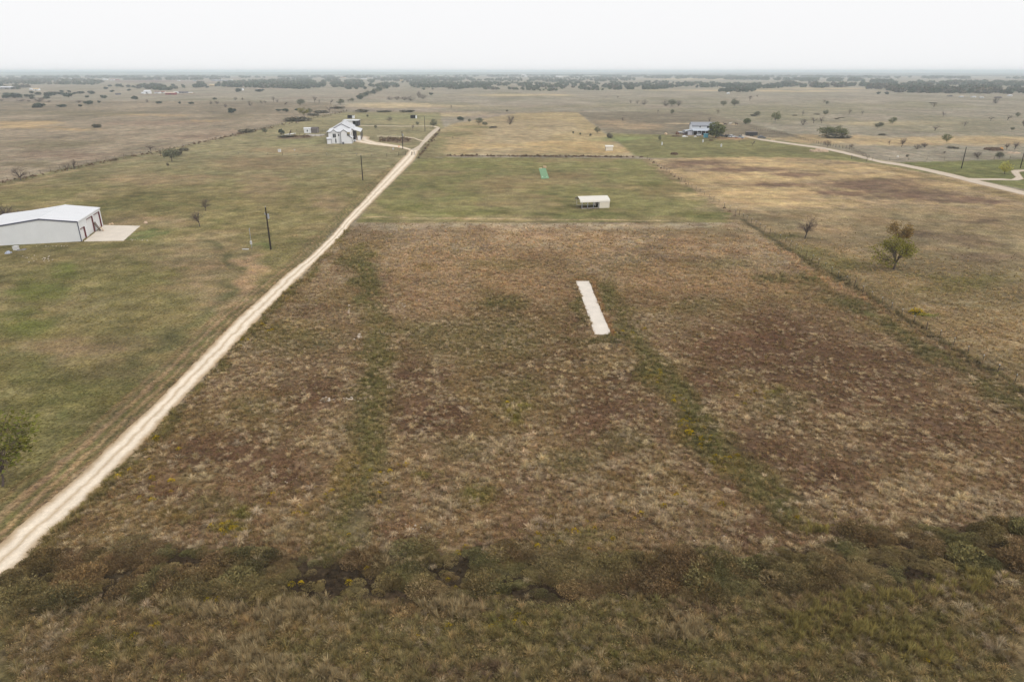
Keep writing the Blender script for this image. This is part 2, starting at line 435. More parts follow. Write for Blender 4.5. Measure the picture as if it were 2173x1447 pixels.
    for s_ in [(800, 500, 70, 16), (1400, 492, 110, 9), (990, 490, 90, 5), (1170, 560, 60, 24)]: splat(*s_, (112, 92, 62), s=.6)
    for s_ in [(1690, 760, 190, 80), (1560, 720, 130, 50), (1800, 830, 200, 80), (1280, 870, 80, 60), (1330, 800, 50, 26), (680, 840, 100, 46), (860, 860, 60, 60), (470, 950, 120, 50), (600, 1000, 90, 50), (1600, 950, 130, 60), (1720, 1010, 170, 60), (1500, 800, 70, 50), (940, 880, 80, 50), (370, 1040, 90, 40), (1950, 930, 150, 50), (860, 1130, 50, 24), (1640, 690, 110, 30), (900, 800, 70, 30), (1620, 1120, 110, 30), (1890, 760, 90, 26)]:
        splat(*s_, (97, 70, 50), (122, 95, 69), s=.82, t=.28, w=.8, qq=.35)
    for s_ in [(1990, 1000, 140, 60), (1300, 1070, 130, 50), (700, 960, 80, 60), (1120, 960, 110, 40), (1010, 1080, 120, 40), (870, 1000, 60, 60), (640, 1060, 80, 40), (1480, 1080, 80, 40), (1790, 900, 100, 26), (1100, 890, 60, 30), (820, 930, 40, 40), (960, 1120, 150, 24)]:
        splat(*s_, (122, 98, 66), (148, 122, 84), s=.6, t=1.5)
    line([(768, 520), (772, 575), (790, 660), (800, 760), (796, 860), (780, 960), (756, 1060), (730, 1150)], 4.2, (97, 91, 50), (113, 104, 61), s=.85, soft=1.7, nat=True, t=.15, w=1.1)
    line([(1280, 610), (1330, 690), (1380, 760), (1450, 860), (1530, 960), (1590, 1010), (1680, 1100)], 4.0, (94, 88, 48), (110, 101, 58), s=.88, soft=1.6, nat=True, t=.15, w=1.1)
    for s_ in [(1250, 724, 70, 12), (1310, 715, 40, 14), (1385, 795, 36, 26), (1460, 890, 34, 40), (1500, 930, 40, 24), (770, 590, 26, 40), (740, 560, 30, 20), (1060, 645, 70, 18), (1230, 650, 16, 40), (790, 800, 26, 40), (1740, 590, 60, 12), (1780, 640, 70, 10), (1630, 590, 40, 14)]:
        splat(*s_, (84, 80, 44), (104, 96, 54), s=.8, t=.15, w=1.3)
    for s_ in [(480, 1125, 75, 20), (1090, 868, 34, 30), (1640, 835, 40, 16), (1000, 1050, 60, 30), (890, 1012, 22, 10), (500, 1090, 50, 16)]: splat(*s_, (98, 92, 32), (116, 106, 42), s=.85, t=.3, w=1.4)
    for s_ in [(1440, 920, 40, 20), (1550, 980, 30, 16), (370, 1090, 70, 20), (620, 700, 90, 26), (900, 570, 40, 8), (1390, 800, 24, 10), (730, 1000, 40, 50)]: splat(*s_, (110, 92, 40), (128, 106, 46), s=.6)
    splat(760, 1120, 36, 40, (118, 102, 70), (104, 94, 62), s=.85, t=0, w=.5)
    splat(740, 1370, 46, 50, (112, 96, 70), (98, 86, 58), s=.85, t=0, w=.5); splat(1830, 1390, 60, 30, (112, 94, 70), (96, 82, 56), s=.8, t=0, w=.5)
    for s_ in [(1010, 720, 160, 60), (620, 720, 110, 40), (1100, 820, 90, 40), (560, 860, 60, 30), (980, 960, 60, 30), (1200, 980, 70, 30), (1480, 650, 60, 20), (1660, 860, 90, 24), (1330, 940, 60, 30), (440, 1070, 60, 30), (1210, 1150, 120, 24), (1050, 560, 90, 14), (880, 700, 60, 20), (1540, 560, 70, 12)]:
        splat(*s_, (104, 96, 60), (122, 110, 72), s=.6, t=.4, w=1.1)
    # verge along the road, tan edge along the right fence, green ditch inside it
    line([(752, 480), (722, 512), (668, 566), (622, 612), (560, 680), (504, 738), (404, 840), (308, 946), (238, 1016), (100, 1150), (0, 1240), (-140, 1390)], 1.8, (90, 82, 44), (110, 98, 52), s=.9, soft=.5, nat=True, t=.3, w=1.6)
    line([(1600, 505), (1669, 545), (1760, 600), (1870, 655)], 2.4, (162, 130, 94), (146, 118, 86), s=.85, nat=True, t=1)
    line([(1700, 600), (1830, 662), (1900, 700), (1990, 760), (2080, 815), (2180, 870)], 3.8, (86, 82, 48), (105, 97, 57), s=.9, soft=1.5, nat=True, t=.2, w=1.2)
    line([(1575, 466), (1640, 508), (1740, 572), (1800, 604), (1960, 702), (2080, 776), (2180, 838)], 1.5, (74, 66, 44), (92, 82, 54), s=.92, soft=.7, w=1.4)
    line([(1222, 594), (1256, 594), (1300, 712)], .7, (132, 96, 60), s=.8, soft=.3)
    # the near strip and the bank
    m = poly_mask(wx, wy, [(-300, 1290), (400, 1280), (1100, 1275), (1600, 1262), (2000, 1235), (2900, 1160), (2900, 1950), (-600, 1950)], 1.0)
    put(m, (96, 79, 51), (120, 101, 68), .5, .45, 1.3)
    put(m * sstep(.48, .6, fbm(x, y, 7, 161, 4)) * .8, (97, 87, 51), (118, 105, 65), .5, .3, 1.4)
    for s_ in [(1750, 1370, 220, 50), (1950, 1330, 160, 40), (1100, 1330, 80, 24), (250, 1380, 140, 40), (1300, 1400, 120, 30)]: splat(*s_, (88, 80, 40), (108, 96, 52), s=.75, t=.5)
    for s_ in [(1500, 1310, 90, 22), (350, 1350, 60, 20), (1000, 1420, 120, 20), (340, 1400, 50, 20)]: splat(*s_, (82, 64, 50), (104, 82, 64), s=.8, t=.3)
    for s_ in [(600, 1340, 130, 40), (1460, 1340, 50, 24), (900, 1300, 110, 16), (530, 1400, 60, 40), (700, 1430, 60, 20)]: splat(*s_, (112, 90, 54), (134, 108, 68), s=.7, t=2.2)
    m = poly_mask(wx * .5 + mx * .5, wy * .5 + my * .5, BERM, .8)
    put(m, (54, 43, 30), (70, 57, 40), .5, .05, .6)  # bank soil darkened to stand in for shade among and before the brush
    return A, B, q, tf, wd

# ---- the ground sheet, out to the horizon
def ground_sheet():
    azi = np.concatenate([np.linspace(-180, -50, 27)[:-1], np.linspace(-50, 50, 760), np.linspace(50, 180, 27)[1:]])
    dep = np.concatenate([np.linspace(80, 56, 9)[:-1], np.linspace(56, 12, 360)[:-1], np.linspace(12, 2, 150)[:-1], np.linspace(2, 0.42, 60)])
    rad = H / np.tan(np.radians(dep)); rad = np.concatenate([rad, np.geomspace(rad[-1] * 1.12, 42000, 18)])
    na, nr = len(azi), len(rad)
    aa, rr = np.meshgrid(np.radians(azi), rad)
    x = (np.sin(aa) * rr).ravel(); y = (np.cos(aa) * rr).ravel()
    z = np.zeros_like(x)
    A, B, q, tf, wd = cover(x, y)
    co = np.stack([x, y, z], 1)
    i = np.arange(nr - 1)[:, None] * na + np.arange(na - 1)[None]
    quads = np.stack([i, i + 1, i + na + 1, i + na], -1).reshape(-1, 4)
    quads = quads[:, ::-1]
    # close the hole under the camera
    co = np.concatenate([co, [[0, 0, 0]]]); c = len(co) - 1
    tri = np.stack([np.full(na - 1, c), np.arange(na - 1) + 1, np.arange(na - 1)], 1)
    me = bpy.data.meshes.new('ground')
    me.vertices.add(len(co)); me.vertices.foreach_set('co', co.astype('f').ravel())
    nl = quads.size + tri.size
    me.loops.add(nl); me.loops.foreach_set('vertex_index', np.concatenate([quads.ravel(), tri.ravel()]).astype('i'))
    npoly = len(quads) + len(tri)
    me.polygons.add(npoly)
    st = np.concatenate([np.arange(len(quads)) * 4, len(quads) * 4 + np.arange(len(tri)) * 3])
    me.polygons.foreach_set('loop_start', st.astype('i'))
    me.update(calc_edges=True); me.validate()
    for nm, arr in (('cover_a', A), ('cover_b', B)):
        at = me.attributes.new(nm, 'FLOAT_VECTOR', 'POINT')
        at.data.foreach_set('vector', np.concatenate([arr, arr[:1]]).astype('f').ravel())
    at = me.attributes.new('cover_q', 'FLOAT', 'POINT'); at.data.foreach_set('value', np.concatenate([q, q[:1]]).astype('f'))
    return me

def ground_material():
    m = bpy.data.materials.new('field_cover'); m.use_nodes = True
    nt = m.node_tree; N = nt.nodes; K = nt.links; b = N['Principled BSDF']
    b.inputs['Roughness'].default_value = 1.0; b.inputs['Specular IOR Level'].default_value = 0.05
    def attr(nm):
        a = N.new('ShaderNodeAttribute'); a.attribute_name = nm; return a
    geo = N.new('ShaderNodeNewGeometry')
    def noise(scale, detail, rough, off=0.0):
        n = N.new('ShaderNodeTexNoise'); n.noise_dimensions = '3D'
        mp = N.new('ShaderNodeMapping'); mp.inputs['Location'].default_value = (off, off * 1.7, off)
        K.new(geo.outputs['Position'], mp.inputs['Vector']); K.new(mp.outputs[0], n.inputs['Vector'])
        n.inputs['Scale'].default_value = scale; n.inputs['Detail'].default_value = detail; n.inputs['Roughness'].default_value = rough
        return n.outputs['Fac']
    def rng_(v, a, b_, c, d):
        r_ = N.new('ShaderNodeMapRange'); K.new(v, r_.inputs['Value'])
        for k, val in zip(('From Min', 'From Max', 'To Min', 'To Max'), (a, b_, c, d)): r_.inputs[k].default_value = val
        return r_.outputs['Result']
    def math_(op, a, b_):
        q_ = N.new('ShaderNodeMath'); q_.operation = op
        for k, v in enumerate((a, b_)):
            if isinstance(v, (int, float)): q_.inputs[k].default_value = v
            else: K.new(v, q_.inputs[k])
        return q_.outputs[0]
    A, B, Q = attr('cover_a'), attr('cover_b'), attr('cover_q')
    n1 = math_('ADD', math_('MULTIPLY', noise(0.55, 9, 0.74, 3.0), 0.62), math_('MULTIPLY', noise(0.09, 6, 0.65, 330.0), 0.38))
    f = rng_(math_('ADD', n1, math_('MULTIPLY', math_('SUBTRACT', Q.outputs['Fac'], 0.5), 0.5)), 0.43, 0.57, 0, 1)
    mx = N.new('ShaderNodeMix'); mx.data_type = 'VECTOR'
    K.new(f, mx.inputs['Factor']); K.new(A.outputs['Vector'], mx.inputs[4]); K.new(B.outputs['Vector'], mx.inputs[5])
    n2 = rng_(noise(0.035, 10, 0.72, 40.0), 0.36, 0.64, 0.74, 1.26)
    n3 = rng_(noise(2.3, 8, 0.75, 90.0), 0.38, 0.62, 0.48, 1.50)
    n4 = rng_(noise(0.2, 8, 0.7, 140.0), 0.38, 0.62, 0.70, 1.30)
    br = math_('MULTIPLY', math_('MULTIPLY', n2, n3), n4)
    sc_ = N.new('ShaderNodeVectorMath'); sc_.operation = 'SCALE'
    K.new(mx.outputs[1], sc_.inputs[0]); K.new(br, sc_.inputs['Scale'])
    # hue drift: a little greener or redder from place to place
    hv = N.new('ShaderNodeCombineXYZ')
    K.new(rng_(noise(0.11, 5, 0.6, 200.0), .3, .7, 1.07, .93), hv.inputs[0]); hv.inputs[1].default_value = 1.0
    K.new(rng_(noise(0.4, 5, 0.6, 260.0), .3, .7, .88, 1.10), hv.inputs[2])
    m2 = N.new('ShaderNodeVectorMath'); m2.operation = 'MULTIPLY'
    K.new(sc_.outputs[0], m2.inputs[0]); K.new(hv.outputs[0], m2.inputs[1])
    K.new(m2.outputs[0], b.inputs['Base Color'])
    bp = N.new('ShaderNodeBump'); bp.inputs['Strength'].default_value = 0.5; bp.inputs['Distance'].default_value = 0.25
    K.new(noise(1.4, 6, 0.7, 90.0), bp.inputs['Height']); K.new(bp.outputs['Normal'], b.inputs['Normal'])
    return m

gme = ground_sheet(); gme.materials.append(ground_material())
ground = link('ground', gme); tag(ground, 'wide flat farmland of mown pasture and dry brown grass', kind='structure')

# ---- far ridges
def ridge(name, y0, h, seed, w=3000, x0=-30000, x1=30000, prof=None, col=(126, 134, 128)):
    xs = np.linspace(x0, x1, 600)
    hh = h * (0.35 + 0.65 * fbm(xs, xs * 0, 4000, seed, 5)) * (np.interp(xs, prof[0], prof[1]) if prof else 1)
    rows = [(-w / 2, 0.0), (-w / 3, .45), (-w / 6, .85), (0, 1.0), (w / 3, .6), (w / 2, 0)]
    v = []; f = []
    for k, (dy, fh) in enumerate(rows):
        for x_, q_ in zip(xs, hh): v.append((x_, y0 + dy + 500 * math.sin(x_ / 2100 + k), q_ * fh - (3 if fh == 0 else 0)))
    n = len(xs)
    for k in range(len(rows) - 1):
        for i in range(n - 1): f.append((k * n + i, k * n + i + 1, (k + 1) * n + i + 1, (k + 1) * n + i))
    me = bpy.data.meshes.new(name); me.from_pydata(v, [], f)
    m_ = mat('ridge_scrub', L(col), 1.0, noise=.55, nscale=0.004, spec=0.0)
    me.materials.append(m_)
    o = link(name, me); tag(o, 'low hazy ridge on the horizon', kind='structure'); return o
ridge('hills', 12500, 43.5, 5, w=3600, prof=([-30000, -8000, -3500, 2500, 6000, 30000], [1.0, 1.0, .95, .85, .6, .5]), col=(140, 148, 140))
ridge('hills', 9000, 42, 15, w=2200, prof=([-30000, -6500, -2200, -1200, 700, 6500, 30000], [1.0, 1.0, .9, .6, .4, .4, .4]), col=(128, 138, 126))
ridge('hills', 6200, 17, 25, w=1500, prof=([-30000, -2500, 0, 1300, 30000], [.6, .7, .8, .5, .6]), col=(118, 126, 110))

# ---- haze
hz = MB(); hz.box(-45000, 45000, -45000, 45000, -1.0, 45.0)
hm = bpy.data.materials.new('haze_air'); hm.use_nodes = True
hn = hm.node_tree; hn.nodes.clear()
ho = hn.nodes.new('ShaderNodeOutputMaterial'); hv_ = hn.nodes.new('ShaderNodeVolumePrincipled')
hv_.inputs['Color'].default_value = (0.83, 0.925, 1.0, 1)
hv_.inputs['Density'].default_value = 1.9e-4
hv_.inputs['Anisotropy'].default_value = -0.1
hn.links.new(hv_.outputs[0], ho.inputs['Volume'])
haze = hz.build('haze', hm); tag(haze, 'thin bluish haze over the plain', kind='stuff')

# ------------------------------------------------------------------ road, drives, slabs
def gravel(name, base, wheel, edge):
    m = bpy.data.materials.new(name); m.use_nodes = True
    nt = m.node_tree; N = nt.nodes; K = nt.links; b = N['Principled BSDF']
    b.inputs['Roughness'].default_value = 1.0; b.inputs['Specular IOR Level'].default_value = 0.05
    geo = N.new('ShaderNodeNewGeometry')
    at = N.new('ShaderNodeAttribute'); at.attribute_name = 'across'
    def noise(sc_, d=6, ro=.6):
        n = N.new('ShaderNodeTexNoise'); n.inputs['Scale'].default_value = sc_; n.inputs['Detail'].default_value = d; n.inputs['Roughness'].default_value = ro
        K.new(geo.outputs['Position'], n.inputs['Vector']); return n.outputs['Fac']
    def mr(v, a, b_, c, d):
        r_ = N.new('ShaderNodeMapRange'); K.new(v, r_.inputs['Value'])
        for k, val in zip(('From Min', 'From Max', 'To Min', 'To Max'), (a, b_, c, d)): r_.inputs[k].default_value = val
        return r_.outputs['Result']
    ad = N.new('ShaderNodeMath'); ad.operation = 'ADD'
    K.new(at.outputs['Fac'], ad.inputs[0]); K.new(mr(noise(.35), .3, .7, -.07, .07), ad.inputs[1])
    cr = N.new('ShaderNodeValToRGB'); e = cr.color_ramp
    e.elements[0].position = 0.0; e.elements[0].color = (*edge, 1)
    e.elements[1].position = 1.0; e.elements[1].color = (*edge, 1)
    for p_, c_ in ((.12, base), (.27, wheel), (.38, wheel), (.5, base), (.62, wheel), (.74, wheel), (.88, base)):
        q_ = e.elements.new(p_); q_.color = (*c_, 1)
    K.new(ad.outputs[0], cr.inputs['Fac'])
    s_ = N.new('ShaderNodeVectorMath'); s_.operation = 'SCALE'
    K.new(cr.outputs['Color'], s_.inputs[0]); 
    mm = N.new('ShaderNodeMath'); mm.operation = 'MULTIPLY'
    K.new(mr(noise(3.5, 8, .75), .3, .7, .84, 1.12), mm.inputs[0]); K.new(mr(noise(.3, 4), .3, .7, .92, 1.06), mm.inputs[1])
    K.new(mm.outputs[0], s_.inputs['Scale'])
    K.new(s_.outputs[0], b.inputs['Base Color'])
    bp = N.new('ShaderNodeBump'); bp.inputs['Strength'].default_value = .3; bp.inputs['Distance'].default_value = .05
    K.new(noise(6), bp.inputs['Height']); K.new(bp.outputs['Normal'], b.inputs['Normal'])
    return m
M_ROAD = gravel('cream_gravel', L((201, 180, 152)), L((236, 221, 200)), L((176, 152, 122)))
M_ROUGH = gravel('pale_rubble_gravel', L((196, 180, 160)), L((205, 190, 172)), L((170, 150, 126)))

def ribbon(name, left, right, m, z=0.03, sub=10, jit=0.12, nx=8, rz=0.04):
    """a track between two edges given in world metres; ragged edges, slight crown"""
    Lp = [Vector(p) for p in left]; Rp = [Vector(p) for p in right]
    def resample(P, n):
        d = [0]
        for a, b in zip(P, P[1:]): d.append(d[-1] + (b - a).length)
        out = []; j = 0
        for k in range(n):
            t = d[-1] * k / (n - 1)
            while j < len(P) - 2 and d[j + 1] < t: j += 1
            out.append(P[j].lerp(P[j + 1], (t - d[j]) / max(d[j + 1] - d[j], 1e-6)))
        return out
    ln = sum((b - a).length for a, b in zip(Lp, Lp[1:]))
    n = max(12, int(ln / 0.8)); n = min(n, 700)
    Lr, Rr = resample(Lp, n), resample(Rp, n)
    v = []; f = []; ac = []; rnd = random.Random(3)
    wl = [rnd.uniform(-1, 1) for _ in range(n)]; wr = [rnd.uniform(-1, 1) for _ in range(n)]
    for i, (a, b) in enumerate(zip(Lr, Rr)):
        d = (b - a).normalized()
        a = a + d * jit * (wl[i] + .25 * math.sin(i * .21) + .5 * math.sin(i * .05)); b = b + d * jit * (wr[i] + .25 * math.sin(i * .17 + 2) + .5 * math.sin(i * .04 + 1))
        for k in range(nx + 1):
            t = k / nx; p = a.lerp(b, t)
            v.append((p.x, p.y, z + rz * (1 - (2 * t - 1) ** 2) - (0.02 if k in (0, nx) else 0))); ac.append(t)
    for i in range(n - 1):
        for k in range(nx): q = i * (nx + 1) + k; f.append((q, q + 1, q + nx + 2, q + nx + 1))
    me = bpy.data.meshes.new(name); me.from_pydata(v, [], f); me.materials.append(m)
    at = me.attributes.new('across', 'FLOAT', 'POINT'); at.data.foreach_set('value', ac)
    return link(name, me)
def pxs(l): return [G(*p) for p in l]

o = ribbon('road', pxs(ROAD_L + [(861, 329), (868.7, 318)]), pxs(ROAD_R + [(885, 330), (889, 318)]), M_ROAD, jit=.11); tag(o, 'straight pale gravel road running away past the mown pasture', kind='structure')
o = ribbon('road', pxs([(868, 319.5), (886, 310.5), (896, 299), (907, 286.5), (921, 274), (932, 270)]), pxs([(888, 319.5), (890.5, 317), (898, 307), (907.5, 300), (919.5, 287), (934, 273)]), M_ROUGH, z=.05, jit=.5); tag(o, 'rough rubble strewn far end of the gravel road', kind='structure')
o = ribbon('driveway', pxs([(872, 316.5), (850, 309.5), (798, 301.3), (783, 296), (785, 291), (775, 288.6), (741, 288.6)]), pxs([(870, 319.2), (850, 314.4), (785, 307.3), (760, 303.2), (748, 301), (745, 297), (741, 293)]), M_ROAD, z=.035, jit=.15); tag(o, 'gravel driveway widening to a turning area beside the white house', kind='structure')
o = ribbon('path', pxs([(905, 299.5), (890, 297), (878, 292.5), (845, 289.5), (800, 289)]), pxs([(905, 302), (888, 298.4), (877, 293.6), (845, 290.4), (800, 290)]), M_ROAD, z=.055, jit=.15); tag(o, 'thin curved gravel path joining the rough road', kind='structure')
o = ribbon('path', pxs([(755, 266.6), (812, 267.2), (850, 268), (900, 267.6), (920, 267.8), (932, 270)]), pxs([(755, 267.7), (812, 268.1), (850, 269), (900, 268.6), (919, 269), (927, 272)]), M_ROAD, z=.06, jit=.15); tag(o, 'thin straight gravel path across the lawn behind the house', kind='structure')
RD_C = [(1575, 287.5, 4), (1590, 291.5, 4), (1612, 296, 4), (1650, 301.5, 4.2), (1700, 308.5, 4.4), (1745, 314.5, 5), (1790, 324, 6), (1830, 334, 6), (1870, 344, 6), (1910, 349.5, 6.5), (1960, 359.5, 7.5), (2020, 373, 9), (2060, 383.5, 10), (2110, 395, 10), (2173, 410.5, 10), (2300, 444, 13), (2500, 505, 20)]
o = ribbon('road', pxs([(x, y - w * .45) for x, y, w in RD_C]), pxs([(x, y + w * .45) for x, y, w in RD_C]), M_ROUGH, z=.03, jit=.1); tag(o, 'pale gravel ranch road curving away at the right', kind='structure')
o = ribbon('driveway', pxs([(2030, 377.5), (2075, 378.8), (2125, 379), (2146, 381), (2155, 376), (2148, 369), (2144, 363), (2152, 361), (2173, 360.5), (2230, 359)]), pxs([(2060, 386.5), (2080, 383), (2128, 383), (2160, 383.5), (2173, 380.5), (2166, 371), (2163, 366), (2168, 364.5), (2178, 364.5), (2230, 363)]), M_ROUGH, z=.05, jit=.1, nx=4); tag(o, 'looping grey gravel driveway branching off the ranch road', kind='structure')

M_CONC = mat('pale_concrete', L((244, 233, 219), .72), .9, noise=.09, nscale=.5, bump=.05)
M_CONC2 = mat('yard_concrete', L((236, 224, 208), .74), .9, noise=.07, nscale=.5, bump=.05)
def slab(pts, h, m, name, n_edge=26, jit=.07):
    P = [Vector((p.x, p.y, 0)) for p in pts]; rnd = random.Random(5); out = []
    for a, b in zip(P, P[1:] + P[:1]):
        for k in range(n_edge):
            q = a.lerp(b, k / n_edge); out.append((q.x + rnd.uniform(-jit, jit), q.y + rnd.uniform(-jit, jit), 0.0))
    b = MB(); b.prism(out, (0, 0, h)); return b.build(name, m)
o = slab(pxs([(1222, 597.2), (1250, 597.2), (1297, 710.5), (1262, 710.5)]), .07, M_CONC, 'concrete_strip', jit=.06)
tag(o, 'long narrow pale concrete strip lying in the unmown brown field', 'concrete strip')
M_TURF = mat('green_turf_mat', L((124, 156, 122)), 1.0, noise=.1, nscale=1.5, spec=.05)
t = thing('practice_pitch', 'long green artificial turf mat on the mown paddock', 'turf mat', G(1154, 370))
sl = slab([v - G(1154, 370) for v in pxs([(1143.5, 357.5), (1158, 357.5), (1165.5, 379), (1149, 380)])], .05, M_TURF, 'turf', jit=.05); sl.parent = t
M_LINE = mat('white_crease_paint', L((225, 232, 222)), .9, noise=.05)
for px_ in (1151.5, 1160.6):
    b = MB(); c = G(px_, 375.6) - G(1154, 370); b.box(c.x - .14, c.x + .14, c.y - .5, c.y + .5, .05, .08); b.build('marker_line', M_LINE, t)
b = MB(); c0 = G(1152, 375.3) - G(1154, 370); b.box(c0.x - .2, c0.x + 2.2, c0.y - .25, c0.y + .25, .05, .062); b.build('crease', mat('dark_green_crease', L((84, 142, 96)), 1, noise=.05), t)
def heap(name, px, py, w, h, m, seed, label, cat, d=None, n=6, col2=None):
    b = MB(); rnd = random.Random(seed); s = w / ppm(py) / 2; hh = h / ppm(py)
    for k in range(n):
        q = rnd.uniform(.45, 1)
        b.blob((rnd.uniform(-.6, .6) * s, rnd.uniform(-.6, .6) * s, 0), (s * .55 * q, s * .5 * q, hh * q), 10, 6, .22, rnd)
    o = b.build(name, m); o.location = G(px, py); return tag(o, label, cat)
M_SAND = mat('pale_sand', L((214, 186, 154)), 1, noise=.16, nscale=2, bump=.3, spec=.05)
M_DIRT = mat('pale_caliche_dirt', L((196, 172, 148)), 1, noise=.22, nscale=1.2, bump=.4, spec=.05)
M_BRUSHPILE = mat('dead_brush', L((96, 78, 64)), 1, noise=.35, nscale=2.5, bump=.6, spec=.05)
heap('sand_pile', 1155.5, 356, 7, 4, M_SAND, 2, 'small peaked heap of orange sand at the far end of the green mat', 'sand heap')
heap('sand_pile', 1146, 357.5, 8, 1.5, M_SAND, 4, 'flat spill of pinkish sand beside the peaked heap at the green mat', 'sand heap')
heap('dirt_pile', 1727, 322, 18, 5, M_DIRT, 6, 'left lumpy pile of pale dirt beside the ranch road', 'dirt pile', n=8)
heap('dirt_pile', 1744, 322, 26, 6, M_DIRT, 8, 'larger right pile of pale dirt beside the ranch road', 'dirt pile', n=9)
heap('dirt_pile', 1413, 285.5, 13, 4.5, M_SAND, 9, 'pale cone of sand left of the white ranch house', 'dirt pile', n=3)
heap('brush_pile', 1430, 328, 18, 5, M_BRUSHPILE, 11, 'dark heap of dead brush on the lawn behind the paddock', 'brush pile', n=10)
heap('brush_pile', 1362, 334.5, 14, 3, M_BRUSHPILE, 12, 'low dark heap of brush at the far right corner of the paddock', 'brush pile', n=6)
heap('brush_pile', 2110, 319, 36, 7, M_BRUSHPILE, 14, 'long brown brush pile behind the ranch road at far right', 'brush pile', n=12)
heap('dirt_pile', 2121, 316, 18, 3.2, mat('orange_clay', L((206, 152, 84)), 1, noise=.15, nscale=2), 15, 'orange clay heap with a dark top among the brush piles', 'dirt pile', n=4)
heap('rock_pile', 2155, 325.5, 26, 3.5, M_DIRT, 16, 'pale rock pile near the right edge behind the dark pole', 'rock pile', n=9)
heap('rock_pile', 1906, 333.5, 7, 3, mat('white_limestone', L((228, 222, 214), .8), 1, noise=.08), 17, 'white boulder pair in the dry grass above the ranch road', 'rock pile', n=3)

# ------------------------------------------------------------------ white metal barn, left edge
M_WALL = mat('white_ribbed_sheet', L((238, 240, 242), .80), .55, noise=.03, nscale=.6, spec=.4)
M_ROOF = mat('white_roof_sheet', L((242, 243, 246), .76), .5, noise=.03, nscale=.5, spec=.4)
M_TRIM = mat('slate_blue_trim', L((74, 76, 98)), .6, noise=.05)
M_REDT = mat('dark_red_trim', L((98, 32, 38)), .6, noise=.06)
M_DOOR = mat('white_door_sheet', L((240, 241, 242), .80), .5, noise=.03)
A_ = G(173.4, 512.3); B_ = G(219.4, 479.2)
vdir = (B_ - A_).normalized(); udir = Vector((-vdir.y, vdir.x, 0))      # v: along the door wall, u: along the gable to the left
LB = (B_ - A_).length
barn = thing('metal_barn', 'big white metal barn with low gable roof at the left edge', 'barn', A_, math.atan2(vdir.y, vdir.x) - math.pi / 2)
# local frame: +y along the door wall, -x along the gable
EV, HW, LT = 4.5, 7.35, 6.2
RG = height_to(*[ (173.4 + 0) , 512.3], 471) 
mid = A_ + udir * HW
def row_of(p):
    dz = p.z - H; zc = p.y * math.cos(PITCH) - dz * math.sin(PITCH); yc = p.y * math.sin(PITCH) + dz * math.cos(PITCH); return CY - F * yc / zc
RG = EV
while row_of(mid + Vector((0, 0, RG))) > 465: RG += .02
LTH = EV - LT * (RG - EV) / HW * .75
prof = [(0, EV), (-HW, RG), (-2 * HW, EV), (-2 * HW - LT, LTH)]
# gable wall facing the road (y=0): ribs stand proud
b = MB(); b.prism([(0, 0, 0)] + [(x, 0, z - .05) for x, z in prof] + [(-2 * HW - LT, 0, 0)], (0, .12, 0))
n_r = int((2 * HW + LT) / .3)
for k in range(1, n_r):
    x = -k * .3; z = np.interp(-x, [0, HW, 2 * HW, 2 * HW + LT], [EV, RG, EV, LTH]) - .3
    b.box(x - .035, x + .035, -.03, 0, 0.05, z)
b.build('gable_wall', M_WALL, barn)
b = MB(); b.prism([(0, LB, 0)] + [(x, LB, z - .05) for x, z in prof] + [(-2 * HW - LT, LB, 0)], (0, -.12, 0)); b.build('back_wall', M_WALL, barn)
b = MB(); b.box(-2 * HW - LT, -2 * HW - LT + .12, .12, LB - .12, 0, LTH - .06); b.build('left_wall', M_WALL, barn)
def along(px, row=None):
    # parameter along the door wall whose foot shows at column px
    lo, hi = 0.0, LB
    for _ in range(40):
        m_ = (lo + hi) / 2; p = A_ + vdir * m_
        zc = p.y * math.cos(PITCH) + H * math.sin(PITCH)
        if CX + F * p.x / zc < px: lo = m_
        else: hi = m_
    return lo
ops = [(along(175.6), along(184.2), 2.6), (along(185.5), along(188.6), 2.15), (along(190.2), along(202.4), 3.75), (along(205.5), along(216.8), 3.75)]
b = MB(); y = 0.12
for y0, y1, h in ops:
    b.box(-.12, 0, y, y0, 0, EV - .06); b.box(-.12, 0, y0, y1, h, EV - .06); y = y1
b.box(-.12, 0, y, LB - .12, 0, EV - .06)
y = .5
while y < LB - .3:
    h = max([q[2] for q in ops if q[0] - .1 < y < q[1] + .1] + [0.05])
    b.box(0, .03, y - .035, y + .035, h + .1 if h > .1 else h, EV - .3); y += .3
b.build('door_wall', M_WALL, barn)
for k, (y0, y1, h) in enumerate(ops):
    if k == 1:
        b = MB(); b.box(-.12, -.05, y0 + .06, y1 - .06, 0, h - .05); d = b.build('entry_door', M_DOOR, barn)
        b = MB(); b.box(-.05, .02, y0, y0 + .06, 0, h); b.box(-.05, .02, y1 - .06, y1, 0, h); b.box(-.05, .02, y0 + .06, y1 - .06, h - .05, h); b.build('frame', M_WALL, d)
        b = MB(); b.blob((-.02, y0 + .18, 1.02), .05, 6, 4, 0); b.build('handle', M_TRIM, d)
    else:
        b = MB()
        nh = 6
        for q in range(nh): b.box(-.30 - (q % 2) * .015, -.24, y0 + .05, y1 - .05, q * h / nh, (q + 1) * h / nh - .02)
        d = b.build('roll_up_door', M_DOOR, barn)
        b = MB(); b.box(-.3, .04, y1 - .06, y1 + .16, 0, h); b.box(-.3, -.005, y0 - .02, y0 + .05, 0, h); b.box(-.3, .04, y0 + .05, y1 - .06, h - .06, h + .1); b.build('frame', M_REDT, d)
